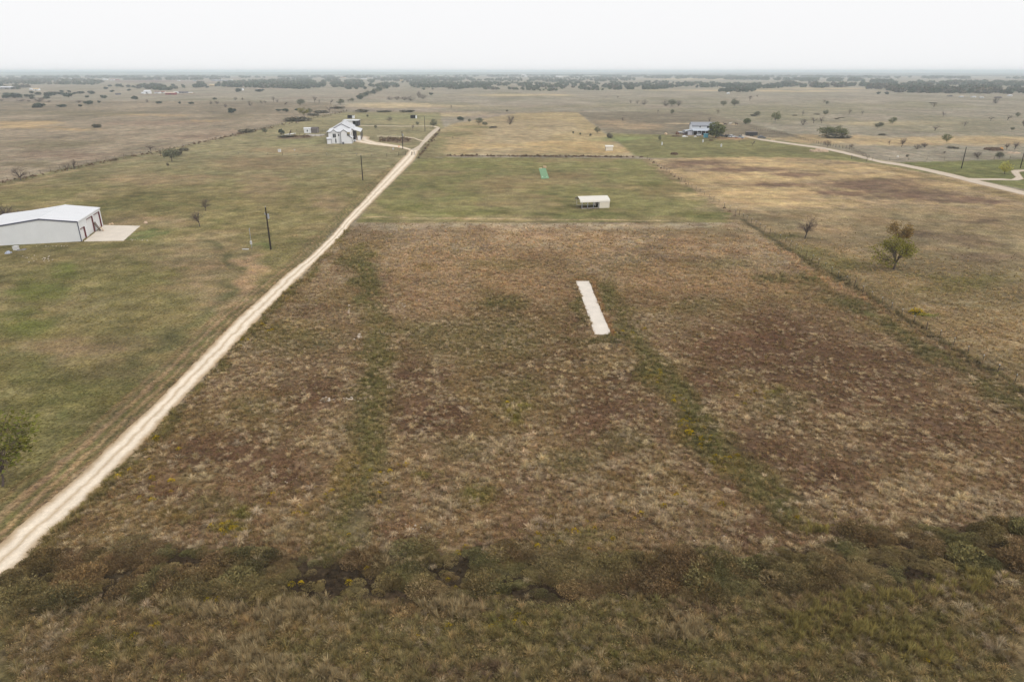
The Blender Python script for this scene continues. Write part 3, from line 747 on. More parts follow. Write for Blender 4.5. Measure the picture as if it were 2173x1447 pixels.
# roof planes with standing seams
def roofplane(x0, z0, x1, z1, nm):
    b = MB(); b.prism([(x0, -.15, z0), (x1, -.15, z1), (x1, -.15, z1 + .08), (x0, -.15, z0 + .08)], (0, LB + .3, 0))
    for k in range(1, int(LB / .6)):
        y = k * .6; b.prism([(x0, y - .02, z0 + .08), (x1, y - .02, z1 + .08), (x1, y - .02, z1 + .11), (x0, y - .02, z0 + .11)], (0, .04, 0))
    return b.build(nm, M_ROOF, barn)
r1 = roofplane(.12, EV - .03, -HW, RG, 'roof')
roofplane(-HW, RG, -2 * HW, EV, 'roof'); roofplane(-2 * HW, EV, -2 * HW - LT - .1, LTH, 'roof')
b = MB(); b.prism([(-HW - .3, -.17, RG + .06), (-HW, -.17, RG + .13), (-HW + .3, -.17, RG + .06)], (0, LB + .34, 0)); b.build('ridge_cap', M_ROOF, r1)
b = MB()
for (x0, z0), (x1, z1) in zip([(.14, EV - .02)] + prof[1:], prof[1:]): b.prism([(x0, -.19, z0 - .16), (x1, -.19, z1 - .16), (x1, -.19, z1 + .1), (x0, -.19, z0 + .1)], (0, .04, 0))
b.box(-.1, .05, -.06, -.01, 0, EV - .16); b.box(.035, .06, -.06, .1, 0, EV - .1)
b.build('trim', M_TRIM, barn)
b = MB(); b.box(.02, .16, .15, LB + .1, EV - .17, EV - .04); b.build('gutter', M_WALL, barn)
o = slab(pxs([(178, 513), (262, 511.5), (297.5, 480.2), (221, 478.5)]), .08, M_CONC2, 'concrete_apron', jit=.06); tag(o, 'pale concrete apron in front of the barn doors', 'concrete pad')
def barn_pt(yv, xo, z=0): return A_ + vdir * yv - udir * xo + Vector((0, 0, z))
M_WOOD = mat('weathered_wood', L((112, 96, 84)), .9, noise=.2, nscale=3); M_PLY = mat('plywood', L((196, 152, 104)), .9, noise=.1, nscale=2)
t = thing('wooden_pallet', 'tall grey pallet leaning on the barn wall between the big doors', 'pallet', barn_pt(along(203.6), .95, .08), barn.rotation_euler.z)
b = MB(); Mx = Matrix.Rotation(R(-24), 4, 'Y')
for k in range(3): MB.box(b, -.05, .05, -.55 + k * .5, -.45 + k * .5, 0, 2.3, Mx)
b.build('frame', M_WOOD, t)
for k in range(9):
    b = MB(); b.box(.05, .08, -.6, .6, .05 + k * .25, .19 + k * .25, Mx); b.build('slat', M_WOOD, t)
b = MB(); b.box(-.02, .02, -.5, .5, 0, 1.3, Matrix.Rotation(R(-30), 4, 'Y')); o = b.build('plywood_sheet', M_PLY); o.location = barn_pt(along(203.6) - .2, 1.75, .08); o.rotation_euler.z = barn.rotation_euler.z + .3
tag(o, 'tan plywood sheet leaning beside the grey pallet at the barn', 'plywood sheet')
M_WHITEP = mat('white_plastic', L((226, 226, 226), .8), .5, noise=.06, nscale=3); M_TARP = mat('grey_blue_tarp', L((178, 184, 200), .8), .6, noise=.12, nscale=2, bump=.4)
t = thing('plastic_tank', 'small white square tank in the grass in front of the barn', 'tank', G(34.8, 530.6))
b = MB(); b.box(-.45, .45, -.4, .4, 0, .75); b.build('body', M_WHITEP, t); b = MB(); b.box(-.5, .5, -.45, .45, .75, .85); b.blob((0, 0, .88), (.16, .16, .08)); b.build('lid', M_WHITEP, t)
heap('tarp', 20, 537, 18, 4.6, M_TARP, 21, 'crumpled pale tarp lying in the grass left of the white tank', 'tarp', n=7)
heap('rubble_pile', 47, 530.5, 16, 2.4, mat('grey_scrap', L((128, 124, 122)), .9, noise=.3, nscale=4), 22, 'low grey scrap heap right of the white tank', 'scrap heap', n=8)
heap('rock_pile', 235, 476.5, 9, 4, M_SAND, 23, 'pale limestone lump beyond the concrete apron', 'rock pile', n=4)
heap('rock_pile', 308, 473.5, 12, 4, M_DIRT, 24, 'small grey rock heap past the far corner of the concrete apron', 'rock pile', n=6)

# ------------------------------------------------------------------ poles
M_POLE = mat('dark_creosote_wood', L((46, 36, 32)), .9, noise=.25, nscale=4); M_GALV = mat('grey_galvanised', L((172, 176, 184)), .45, noise=.06, metal=.2)
def pole(px, py, ptop, label, extra=None):
    h = height_to(px, py, ptop)
    t = thing('utility_pole', label, 'pole', G(px, py), group='dark wooden utility poles')
    b = MB(); b.tube([(0, 0, -.3), (0, 0, h * .5), (0, 0, h)], [.19, .165, .13], 8); b.build('post', M_POLE, t)
    b = MB(); b.tube([(0, 0, h), (0, 0, h + .22)], [.06, .05], 6); b.blob((0, 0, h + .24), (.09, .09, .08), 6, 4, 0); b.build('insulator', M_GALV, t)
    if extra:
        b = MB(); b.tube([(.38, -.05, h * .74), (.38, -.05, h * .84)], .2, 8); b.blob((.38, -.05, h * .845), (.19, .19, .07), 8, 4, 0); b.build('transformer', M_GALV, t)
        b = MB(); b.box(-.3, -.14, -.1, .06, h * .83, h * .86); b.build('bracket', M_GALV, t); b = MB(); b.tube([(-.3, -.02, h * .86), (-.3, -.02, h * .89)], .05, 6); b.build('fuse_cutout', M_GALV, t); b = MB(); b.box(.12, .25, -.1, 0, h * .77, h * .82); b.build('bracket', M_GALV, t)
    return t
pole(575, 530, 440.5, 'nearest dark utility pole with a grey transformer beside the gravel road', 1)
pole(770, 383, 329.5, 'second dark utility pole along the left side of the gravel road')
pole(855, 317, 278.5, 'utility pole at the gravel driveway entrance to the white house', 1)
pole(902, 279, 247.5, 'farthest slim utility pole by the lawn path behind the driveway')
pole(2040, 358, 312.5, 'leaning dark pole on the lawn above the ranch road at right')
pole(2165, 357, 323.5, 'dark pole at the right edge beside the looping driveway')
t = thing('meter_post', 'slim grey meter post with a pale box beside the nearest pole', 'meter post', G(534.5, 525.5))
b = MB(); b.tube([(0, 0, 0), (0, 0, 4.0)], .055, 6); b.build('conduit', M_GALV, t)
b = MB(); b.tube([(0, 0, 3.9), (0, 0, 4.15), (.14, 0, 4.25)], .07, 6); b.build('weatherhead', M_GALV, t)
b = MB(); b.box(-.2, .2, -.2, -.05, .75, 1.5); d = b.build('meter_box', M_WHITEP, t); b = MB(); b.tube([(0, -.2, 1.2), (0, -.27, 1.2)], .1, 8); b.build('dial', M_GALV, d)
b = MB(); b.box(-.7, .7, -.12, .12, 0, .12); o = b.build('pvc_pipe', M_WHITEP); o.location = G(521, 529.5); tag(o, 'short white pipe lying on bare soil by the meter post', 'pipe')

# ------------------------------------------------------------------ open cream shelter on the paddock
M_CREAM = mat('cream_metal_sheet', L((240, 232, 216), .86), .6, noise=.03); M_CREAMR = mat('cream_roof_sheet', L((246, 241, 230), .76), .55, noise=.03)
p0 = G(1234.5, 443.3); p1 = G(1293, 441.2); wS = (p1 - p0).length; xdir = (p1 - p0).normalized()
sh = thing('carport_shelter', 'cream metal shelter with rounded roof and open left bays on the paddock', 'shelter', p0, math.atan2(xdir.y, xdir.x))
hE, hP, dS = 2.15, 3.05, 5.4; xc = wS * .64
arch = []
for yy, zz in ((-.12, hE - .35), (0, hE), (.35, hE + .33), (dS / 2, hP), (dS - .35, hE + .33), (dS, hE), (dS + .12, hE - .35)): arch.append((yy, zz))
b = MB(); b.prism([(-.5, y, z) for y, z in arch] + [(-.5, y, z - .06) for y, z in arch[::-1]], (wS + .6, 0, 0))
for k in range(1, 30):
    x = k * (wS + .5) / 30 - .5
    for (ya, za), (yb, zb) in zip(arch, arch[1:]): b.prism([(x, ya, za), (x, yb, zb), (x, yb, zb + .03), (x, ya, za + .03)], (.05, 0, 0))
b.build('roof', M_CREAMR, sh)
for k, x in enumerate((0.05, xc * .33, xc * .66, xc * .97)):
    for y in (0.05, dS - .05):
        b = MB(); b.box(x - .06, x + .06, y - .06, y + .06, 0, hE - .02); b.build('post', M_GALV if y < 1 else M_CREAM, sh)
for bb in ((.02, xc, 0.11, .19, 0, .09), (.02, xc, dS - .09, dS, 0, .09), (.02, xc, dS - .2, dS - .12, 1.05, 1.13)):
    b = MB(); b.box(*bb); b.build('rail', M_CREAM, sh)
b = MB(); b.box(xc, wS, -.03, .06, 0, hE - .03)
for k in range(1, 14): b.box(xc + k * (wS - xc) / 14 - .03, xc + k * (wS - xc) / 14 + .03, -.06, -.03, 0, hE - .1)
b.build('front_wall', M_CREAM, sh)
b = MB(); b.box(wS - .07, wS, .06, dS, 0, hE - .03); b.prism([(wS - .07, 0.1, hE - .03), (wS - .07, .35, hE + .26), (wS - .07, dS / 2, hP - .07), (wS - .07, dS - .35, hE + .26), (wS - .07, dS - .1, hE - .03)], (.06, 0, 0)); b.build('end_wall', M_CREAM, sh)
b = MB(); b.box(xc, wS - .07, dS - .09, dS, 0, hE - .03); b.build('back_wall', M_CREAM, sh)
b = MB(); b.box(xc, xc + .06, .06, 1.5, 0, hE - .03); b.box(xc, xc + .06, 3.6, dS - .1, 0, hE - .03); b.prism([(xc, .1, hE - .03), (xc, .35, hE + .26), (xc, dS / 2, hP - .07), (xc, dS - .35, hE + .26), (xc, dS - .1, hE - .03)], (.05, 0, 0)); b.build('inner_wall', M_CREAM, sh)

def bx(parent, name, m, *boxes):
    b = MB()
    for q in boxes: b.box(*q)
    return b.build(name, m, parent)

# small pale sheds and run-ins
M_DARKIN = mat('dark_timber_and_shade', L((58, 54, 62)), .9, noise=.2, nscale=1.5); M_GREYR = mat('weathered_grey_roof', L((120, 112, 108)), .9, noise=.12, nscale=1.2)  # dark timber colour also stands in for shade inside open bays and doorways
M_WHITE = mat('white_paint', L((238, 240, 242), .88), .6, noise=.03)
def runin(px, py, w, h, d, label, split=.72):
    """open-fronted livestock shelter: dark bay at left, white room at right"""
    t = thing('livestock_shed', label, 'shed', G(px, py)); xs = split * w
    bx(t, 'back_wall', M_DARKIN, (0, w, d - .1, d, 0, h)); bx(t, 'side_wall', M_DARKIN, (0, .1, .1, d - .1, 0, h)); bx(t, 'side_wall', M_WHITE, (w - .1, w, .1, d - .1, 0, h))
    bx(t, 'front_panel', M_WHITE, (xs, w - .1, 0, .1, 0, h)); bx(t, 'partition', M_DARKIN, (xs, xs + .1, .1, d - .1, 0, h))
    for k in range(3): bx(t, 'post', M_DARKIN, (k * xs / 2.1, k * xs / 2.1 + .12, 0, .1, 0, h))
    b = MB(); b.prism([(-.2, -.4, h + .22), (-.2, d + .2, h), (-.2, d + .2, h + .1), (-.2, -.4, h + .32)], (w + .4, 0, 0)); b.build('roof', M_GREYR, t)
    bx(t, 'rail', M_DARKIN, (.15, xs, .02, .08, .9, 1.0), (.15, xs, .02, .08, .45, .55)); return t
runin(737.5, 252, 5.2, 2.4, 3.2, 'dark open-fronted shed with a white end on the lawn behind the house')
runin(871, 251.8, 5.0, 2.4, 3.2, 'dark open-fronted shed with a white end near the far pole', .8)
def gable_box(name, label, cat, px, py, w, h, d, rh, mw, mr_, rz=0, axis='x', door=None, wins=(), over=.25, group=None):
    """plain gabled hut; ridge along its axis, front at y=0 facing us"""
    t = thing(name, label, cat, G(px, py), rz, group)
    b = MB()
    if axis == 'x':
        for x in (0, w - .12): b.prism([(x, 0.12, 0), (x, d - .12, 0), (x, d - .12, h), (x, d / 2, h + rh), (x, .12, h)], (.12, 0, 0))
        b.box(0, w, 0, .12, 0, h); b.box(0, w, d - .12, d, 0, h)
    else:
        for y in (0, d - .12): b.prism([(0, y, 0), (w, y, 0), (w, y, h), (w / 2, y, h + rh), (0, y, h)], (0, .12, 0))
        b.box(0, .12, .12, d - .12, 0, h); b.box(w - .12, w, .12, d - .12, 0, h)
    b.build('wall', mw, t)
    b = MB(); e = over; k = rh / ((d if axis == 'x' else w) / 2)
    if axis == 'x':
        b.prism([(-e, -e, h - e * k + .03), (-e, d / 2, h + rh + .03), (-e, d + e, h - e * k + .03), (-e, d + e, h - e * k + .13), (-e, d / 2, h + rh + .13), (-e, -e, h - e * k + .13)], (w + 2 * e, 0, 0))
    else:
        b.prism([(-e, -e, h - e * k + .03), (w / 2, -e, h + rh + .03), (w + e, -e, h - e * k + .03), (w + e, -e, h - e * k + .13), (w / 2, -e, h + rh + .13), (-e, -e, h - e * k + .13)], (0, d + 2 * e, 0))
    b.build('roof', mr_, t)
    if door: bx(t, 'door', M_DARKIN, (door[0], door[1], -.04, 0, 0, door[2]))
    for wx0, wx1, wz0, wz1 in wins:
        f_ = bx(t, 'window', M_WHITE, (wx0 - .06, wx1 + .06, -.05, 0, wz0 - .06, wz1 + .06)); bx(f_, 'pane', M_GLASS, (wx0, wx1, -.07, -.05, wz0, wz1))
    return t
M_GLASS = mat('dark_window_glass', (.03, .035, .045), .15, noise=.1, spec=.6)
gable_box('garden_shed', 'white shed with one dark window beside the fenced pen', 'shed', 645.5, 283, 3.9, 2.7, 3.2, .5, M_WHITE, M_ROOF, wins=[(1.8, 2.5, .9, 1.9)])
gable_box('barn_shed', 'grey weathered wooden shed joined to the white pen shed', 'shed', 659.5, 282.5, 4.2, 2.5, 3.4, .9, M_GREYR, mat('brown_grey_roof', L((104, 96, 94)), .9, noise=.15, nscale=1.5), rz=-.1)
t = gable_box('field_shed', 'tiny cream shed with a dark opening in the golden field', 'shed', 1285.5, 320.2, 3.4, 1.9, 2.4, .45, M_CREAM, M_CREAMR)
bx(t, 'doorway', M_DARKIN, (-.03, 0, .5, 1.9, 0, 1.7))
def cabinet(px, py, w, h, label, m=None, cat='box'):
    t = thing('utility_box', label, cat, G(px, py)); m = m or M_WHITEP
    bx(t, 'body', m, (-w / 2, w / 2, -w * .4, w * .4, 0, h)); bx(t, 'lid', m, (-w / 2 - .05, w / 2 + .05, -w * .45, w * .45, h, h + .08)); return t
cabinet(593.5, 323, 1.25, 1.2, 'square white box standing alone on the pasture left of the house')
cabinet(625, 319.5, .45, .4, 'tiny grey cap in the grass right of the square white box')
cabinet(834.5, 317.5, .7, .6, 'small pale box beside the driveway entrance')
def barrel(px, py, label):
    t = thing('white_barrel', label, 'barrel', G(px, py), group='white barrels on the lawn by the ranch house')
    b = MB(); b.tube([(0, 0, 0), (0, 0, .35), (0, 0, .7), (0, 0, 1.35)], [.36, .4, .4, .37], 10); b.build('drum', M_WHITEP, t); b = MB(); b.tube([(0, 0, 1.35), (0, 0, 1.43)], .39, 10); b.build('rim', M_WHITEP, t)
barrel(1404.5, 308, 'white barrel on the lawn, farthest left of the ranch house')
barrel(1491.5, 302.3, 'white barrel on the lawn in front of the ranch house porch')
barrel(1530.2, 312, 'white barrel on the lawn below the big round tree')
t = thing('traffic_cone', 'small orange cone beside the driveway near the pole', 'cone', G(846.7, 312.8))
b = MB(); b.tube([(0, 0, .05), (0, 0, 1.0)], [.28, .05], 8); b.build('cone_body', mat('orange_plastic', L((236, 140, 56)), .6, noise=.05), t); bx(t, 'base', M_WHITEP, (-.38, .38, -.38, .38, 0, .06))

# ------------------------------------------------------------------ white two-storey house
M_HW = mat('white_board_siding', L((242, 243, 246), .84), .6, noise=.02); M_HR = mat('white_metal_roof', L((240, 241, 244), .70), .5, noise=.02)
M_DT = mat('dark_house_trim', L((74, 72, 78)), .7, noise=.05); M_PORCH = mat('porch_concrete', L((206, 190, 170)), .9, noise=.05)
hs = thing('white_house', 'large white gabled two-storey house with dark trim at the end of the gravel driveway', 'house', G(698.5, 305.4), .16, scale=(.94, .94, .97))
def siding(b, x0, x1, y, z0, z1, step=.45):
    k = x0 + step
    while k < x1 - .05: b.box(k - .03, k + .03, y - .03, y, z0, z1); k += step
W1, WR, W2 = 6.9, 10.4, 12.0
# main block
b = MB(); b.prism([(0, 0, 0), (W1, 0, 0), (W1, 0, 6), (4.6, 0, 6), (3.0, 0, 7.25), (1.6, 0, 6), (0, 0, 6)], (0, .15, 0)); siding(b, 0, W1, 0, 0.05, 5.9)
b.build('front_wall', M_HW, hs)
b = MB(); b.prism([(W1, -.9, 0), (WR, -.9, 0), (WR, -.9, 6), (W1 + 1.75, -.9, 7.2), (W1, -.9, 6)], (0, .15, 0)); siding(b, W1, WR, -.9, .05, 5.9)
b.box(W1, W1 + .12, -.75, 0, 0, 6); b.build('bay_wall', M_HW, hs)
b = MB(); b.prism([(WR, -.9, 0), (W2 + 1.0, -.9, 0), (W2 + 1.0, -.9, 2.9), (WR, -.9, 4.3)], (0, .15, 0)); siding(b, WR, W2 + 1, -.9, .05, 2.8); b.build('garage_wall', M_HW, hs)
bx(hs, 'side_wall', M_HW, (0, .15, .15, 14, 0, 6)); bx(hs, 'side_wall', M_HW, (W2 - .15, W2, .2, 14, 0, 6)); bx(hs, 'garage_side_wall', M_HW, (W2 + .85, W2 + 1.0, -.75, 8, 0, 2.9))
b = MB(); b.prism([(WR - .1, -1.1, 4.42), (W2 + 1.3, -1.1, 2.8), (W2 + 1.3, -1.1, 2.9), (WR - .1, -1.1, 4.52)], (0, 9.2, 0)); b.build('garage_roof', M_HR, hs)
# roof of the front block, rising to the tall gable behind, with two small gable roofs
b = MB(); b.prism([(-.3, -.25, 5.98), (-.3, 14, 6.9), (-.3, 14, 7.02), (-.3, -.25, 6.1)], (W2 + .6, 0, 0)); rf = b.build('roof', M_HR, hs)
for (xa, xm, xb, y0, zt) in ((1.4, 3.0, 4.8, -.25, 7.3), (W1 - .2, W1 + 1.75, WR + .2, -1.15, 7.25)):
    b = MB(); b.prism([(xa, y0, 5.98), (xm, y0, zt), (xb, y0, 5.98), (xb, y0, 6.12), (xm, y0, zt + .14), (xa, y0, 6.12)], (0, 7, 0)); b.build('dormer_roof', M_HR, rf)
    b = MB(); b.prism([(xa, y0 - .04, 5.88), (xm, y0 - .04, zt - .1), (xb, y0 - .04, 5.88), (xb, y0 - .04, 6.16), (xm, y0 - .04, zt + .18), (xa, y0 - .04, 6.16)], (0, .04, 0)); b.build('fascia', M_DT, rf)
for bb in ((-.38, 1.4, -.34, -.25, 5.86, 6.16), (4.8, W1 - .2, -.34, -.25, 5.86, 6.16), (W1 - .22, W1 - .003, -1.0, -.9, 0, 5.9), (-.12, -.003, -.08, .03, 0, 5.85), (WR - .08, WR + .1, -1.0, -.9, 4.4, 5.9), (W2 + .9, W2 + 1.1, -1.0, -.9, 0, 2.7)):
    bx(hs, 'trim', M_DT, bb)
b = MB(); b.prism([(WR, -1.18, 4.3), (W2 + 1.3, -1.18, 2.68), (W2 + 1.3, -1.18, 2.96), (WR, -1.18, 4.58)], (0, .06, 0)); b.build('trim', M_DT, hs)
# tall gable wing running back
b = MB(); b.prism([(.9, 14, 5), (12.4, 14, 5), (12.4, 14, 6.5), (6.6, 14, 9.4), (.9, 14, 6.5)], (0, .15, 0)); siding(b, .9, 12.4, 14, 6.4, 6.5); b.build('gable_wall', M_HW, hs)
bx(hs, 'wing_wall', M_HW, (.9, 1.05, 14.15, 46, 0, 6.2)); bx(hs, 'wing_wall', M_HW, (12.25, 12.4, 14.15, 46, 0, 6.2))
b = MB(); b.prism([(.5, 13.8, 6.25), (6.6, 13.8, 9.35), (12.8, 13.8, 6.25), (12.8, 13.8, 6.4), (6.6, 13.8, 9.5), (.5, 13.8, 6.4)], (0, 32.5, 0))
for k in range(40): 
    y = 14 + k * .8; b.prism([(.5, y, 6.4), (6.6, y, 9.5), (12.8, y, 6.4), (12.8, y, 6.44), (6.6, y, 9.55), (.5, y, 6.44)], (0, .04, 0))
wr_ = b.build('wing_roof', M_HR, hs)
b = MB(); b.prism([(.45, 13.75, 6.1), (6.6, 13.75, 9.2), (12.85, 13.75, 6.1), (12.85, 13.75, 6.46), (6.6, 13.75, 9.56), (.45, 13.75, 6.46)], (0, .04, 0)); b.build('fascia', M_DT, wr_)
b = MB(); b.prism([(-2.8, 17, 4.6), (.6, 17, 6.1), (.6, 17, 6.22), (-2.8, 17, 4.72)], (0, 30, 0)); b.build('porch_roof', M_HR, hs)
b = MB(); b.prism([(12.6, 17, 6.05), (17.2, 17, 4.7), (17.2, 17, 4.85), (12.6, 17, 6.2)], (0, 24, 0)); b.build('porch_roof', M_HR, hs)
for y in (17.3, 23, 29, 35, 40.5):
    bx(hs, 'porch_post', M_DT, (16.9, 17.1, y, y + .2, 0, 4.65))
    bx(hs, 'porch_post', M_DT, (-2.7, -2.5, y, y + .2, 0, 4.55))
bx(hs, 'porch_shade_wall', M_DARKIN, (-.2, .85, 17.2, 46, 0, 4.4)); bx(hs, 'porch_shade_wall', M_DARKIN, (13.3, 13.45, 19, 41, 0, 4.6))  # coloured dark to stand in for the shade under the porch roofs
bx(hs, 'porch_floor', M_PORCH, (12.4, 17.4, 15, 41, 0, .15)); bx(hs, 'porch_end_wall', M_HW, (15.2, 17.0, 17.35, 17.5, 0.15, 2.6))
# entry lean-to at left front
b = MB(); b.prism([(-.9, -1.5, 0), (1.5, -1.5, 0), (1.5, -1.5, 2.5), (-.9, -1.5, 2.5)], (0, 1.45, 0)); siding(b, -.9, 1.5, -1.5, .05, 2.45); po = b.build('entry_porch', M_HW, hs)
b = MB(); b.prism([(-1.05, -1.7, 2.52), (-1.05, -.06, 3.4), (-1.05, -.06, 3.5), (-1.05, -1.7, 2.62)], (2.75, 0, 0)); b.build('roof', M_HR, po)

for bb in ((-1.1, 1.75, -1.78, -1.7, 2.42, 2.66), (-1.02, -.9, -1.58, -1.5, 0, 2.4), (1.5, 1.66, -1.58, -1.5, 0, 2.4)): bx(po, 'trim', M_DT, bb)
bx(po, 'door', M_HW, (-.55, .5, -1.58, -1.53, 0, 2.1))
for x0, x1, z0, z1, n in ((2.35, 4.15, 3.2, 5.2, 2), (5.3, 6.0, 3.9, 5.0, 1), (3.5, 4.2, .4, 2.6, 1)):
    f_ = bx(hs, 'window', M_HW, (x0 - .08, x1 + .08, -.05, 0, z0 - .08, z1 + .08))
    for k in range(n): bx(f_, 'pane', M_GLASS, (x0 + k * (x1 - x0) / n + .05, x0 + (k + 1) * (x1 - x0) / n - .05, -.09, -.05, z0, z1))
f_ = bx(hs, 'window', M_HW, (W2 - .02, W2 + .05, 3, 4.2, 3.2, 5)); bx(f_, 'pane', M_GLASS, (W2 + .05, W2 + .08, 3.1, 4.1, 3.3, 4.9))
t = thing('air_conditioner', 'dark grey air conditioner box at the front foot of the white house', 'air conditioner', hs.location + Vector((7.9, -1.7, 0)))
bx(t, 'case', mat('dark_grey_metal', L((88, 88, 92)), .6, noise=.1), (-.45, .45, -.4, .4, 0, .95)); b = MB(); b.tube([(0, 0, .95), (0, 0, 1.0)], .36, 10); b.build('fan_grille', M_DT, t)
t = thing('garage_building', 'long white flat-roofed building with a dark open bay behind the white house', 'outbuilding', G(728.5, 268.2), scale=(.8, 1, .82))
bx(t, 'front_wall', M_HW, (-.2, 8.4, 0, .15, 0, 4.3)); bx(t, 'back_wall', M_HW, (-.2, 13, 7.8, 8, 0, 4.4)); bx(t, 'side_wall', M_HW, (-.2, 0, .15, 7.8, 0, 4.3)); bx(t, 'side_wall', M_DARKIN, (12.8, 13, .15, 7.8, 0, 4.3)); bx(t, 'partition', M_DARKIN, (8.25, 8.4, .15, 7.8, 0, 4.3))
for x in (8.5, 10.7, 12.8): bx(t, 'post', M_DARKIN, (x, x + .2, 0, .15, 0, 4.3))
b = MB(); b.prism([(-.5, -.4, 4.32), (-.5, 8.4, 4.8), (-.5, 8.4, 5.0), (-.5, -.4, 4.75)], (13.8, 0, 0)); b.build('roof', M_HR, t)
bx(t, 'door', M_WALL, (2, 5, -.05, 0, 0, 3.2))

# ------------------------------------------------------------------ ranch house on the right
M_GR = mat('grey_shingle_roof', L((148, 151, 158)), .8, noise=.08, nscale=1); M_GR2 = mat('light_tin_roof', L((214, 222, 234), .7), .45, noise=.05)
M_LAP = mat('white_lap_boards', L((236, 240, 246), .90), .6, noise=.03)
rh = thing('ranch_house', 'tall white ranch house with grey roof and long porch behind the round tree', 'house', G(1467, 286.3), -.03)
b = MB(); b.box(0, 13.5, 0, .15, 0, 5.3)
for k in range(1, 17): b.box(0, 13.5, -.03, 0, k * .3, k * .3 + .03)
b.build('front_wall', M_LAP, rh)
for x in (0, 13.35):
    b = MB(); b.prism([(x, .15, 0), (x, 7, 0), (x, 7, 5.3), (x, 3.5, 7.0), (x, .15, 5.3)], (.15, 0, 0)); b.build('gable_wall', M_LAP, rh)
bx(rh, 'back_wall', M_LAP, (0, 13.5, 7, 7.15, 0, 5.3))
b = MB(); b.prism([(-.4, -.5, 5.1), (-.4, 3.5, 7.05), (-.4, 7.5, 5.1), (-.4, 7.5, 5.25), (-.4, 3.5, 7.2), (-.4, -.5, 5.25)], (14.3, 0, 0)); rr_ = b.build('roof', M_GR, rh)
bx(rr_, 'fascia', M_DT, (-.4, 13.9, -.56, -.5, 5.02, 5.25))
b = MB(); b.prism([(.1, -3.4, 2.5), (.1, -.03, 3.5), (.1, -.03, 3.62), (.1, -3.4, 2.62)], (12.6, 0, 0)); b.build('porch_roof', M_GR2, rh)
bx(rh, 'porch_shade_wall', M_DARKIN, (.3, 12.7, -.1, -.035, 0, 2.45))  # dark sheet over the boards stands in for shade below the porch roof
for k in range(6): bx(rh, 'porch_post', M_LAP, (.2 + k * 2.45, .35 + k * 2.45, -3.3, -3.15, 0, 2.5))
b = MB(); b.box(-2.7, -.03, -2.6, 3, 0, 2.3); b.build('side_shed', mat('pale_grey_boards', L((190, 190, 200)), .7, noise=.05), rh)
b = MB(); b.prism([(-4.2, -2.9, 2.35), (-.05, -2.9, 3.0), (-.05, -2.9, 3.1), (-4.2, -2.9, 2.45)], (0, 6.2, 0)); b.build('shed_roof', M_GR2, rh)
for x0, x1, z0, z1 in ((4.5, 5.2, 4.2, 5.0), (9, 10.2, 3.9, 5.0)):
    f_ = bx(rh, 'window', M_LAP, (x0 - .1, x1 + .1, -.06, -.031, z0 - .1, z1 + .05)); bx(f_, 'pane', M_GLASS, (x0, x1, -.09, -.06, z0, z1))
bx(rh, 'sheet_patch', M_WHITE, (5.3, 7.4, -.1, -.031, 3.75, 4.95))

# ------------------------------------------------------------------ vehicles
M_TYRE = mat('black_rubber', (.02, .02, .022), .8); M_CARW = mat('white_car_paint', L((232, 234, 238), .80), .3, noise=.01); M_CARD = mat('dark_car_paint', L((52, 54, 60)), .35, noise=.02); M_CARS = mat('silver_car_paint', L((176, 182, 190), .8), .35, noise=.01)
M_LAMP = mat('clear_headlamp', L((220, 224, 228), .8), .2, noise=.01)
def car(name, label, px, py, rz, m, pickup=False, ln=4.7):
    t = thing(name, label, 'pickup' if pickup else 'car', G(px, py), rz)
    w = .9; h = ln / 2
    if pickup: body = [(-h, .45), (-h, 1.05), (-.2, 1.08), (-.1, 1.1), (1.25, 1.1), (h - .15, .98), (h, .75), (h, .4)]; cab = [(-.35, 1.08), (-.2, 1.72), (.75, 1.74), (1.35, 1.1)]
    else: body = [(-h, .4), (-h + .05, .95), (-h + .5, 1.02), (1.1, 1.02), (h - .2, .82), (h, .62), (h, .35)]; cab = [(-h + .25, 1.0), (-h + .75, 1.52), (.35, 1.55), (1.15, 1.02)]
    b = MB(); b.prism([(x, -w, z) for x, z in body], (0, 2 * w, 0)); b.build('body', m, t)
    b = MB()
    a = [Vector((x, -w * (.95 if k in (0, 3) else .78), z)) for k, (x, z) in enumerate(cab)]; c = [Vector((p.x, -p.y, p.z)) for p in a]
    b.add(a + c, [(0, 1, 2, 3), (7, 6, 5, 4), (0, 4, 5, 1), (1, 5, 6, 2), (2, 6, 7, 3)]); cb = b.build('cabin', M_GLASS, t)
    b = MB(); b.prism([(a[1].x, a[1].y, a[1].z), (a[2].x, a[2].y, a[2].z), (c[2].x, c[2].y, c[2].z), (c[1].x, c[1].y, c[1].z)], (0, 0, .05)); b.build('roof', m, cb)
    for sx in (-h * .62, h * .62):
        for sy in (-1, 1):
            b = MB(); b.tube([(sx, sy * (w - .2), .34), (sx, sy * (w + .02), .34)], .34, 12); wl = b.build('wheel', M_TYRE, t)
            b = MB(); b.tube([(sx, sy * (w + .02), .34), (sx, sy * (w + .05), .34)], .19, 10); b.build('rim', M_GALV, wl)
    for sy in (-.6, .6): b = MB(); b.blob((h - .05, sy, .72), (.08, .2, .1), 6, 4, 0); b.build('headlight', M_LAMP, t)
    return t
car('parked_car', 'white car parked at the right side of the white house', 747, 301.2, 0.05, M_CARW)
car('pickup_truck', 'silver pickup at the right end of the parked vehicles by the ranch road', 1568.5, 294.2, -.5, M_CARS, True, 5.4)
car('parked_car', 'small white car in the middle of the cluttered sandy patch by the ranch road', 1553, 292.4, .4, M_CARW)
car('parked_car', 'dark car at the left of the cluttered sandy patch by the ranch road', 1545.5, 292.2, -.6, M_CARD)
car('parked_car', 'black car half hidden under the right side of the big round tree', 1528, 290.5, .1, M_CARD)
car('pickup_truck', 'white pickup beside the left end of the ranch house', 1449, 283.5, .05, M_CARW, True, 5.6)
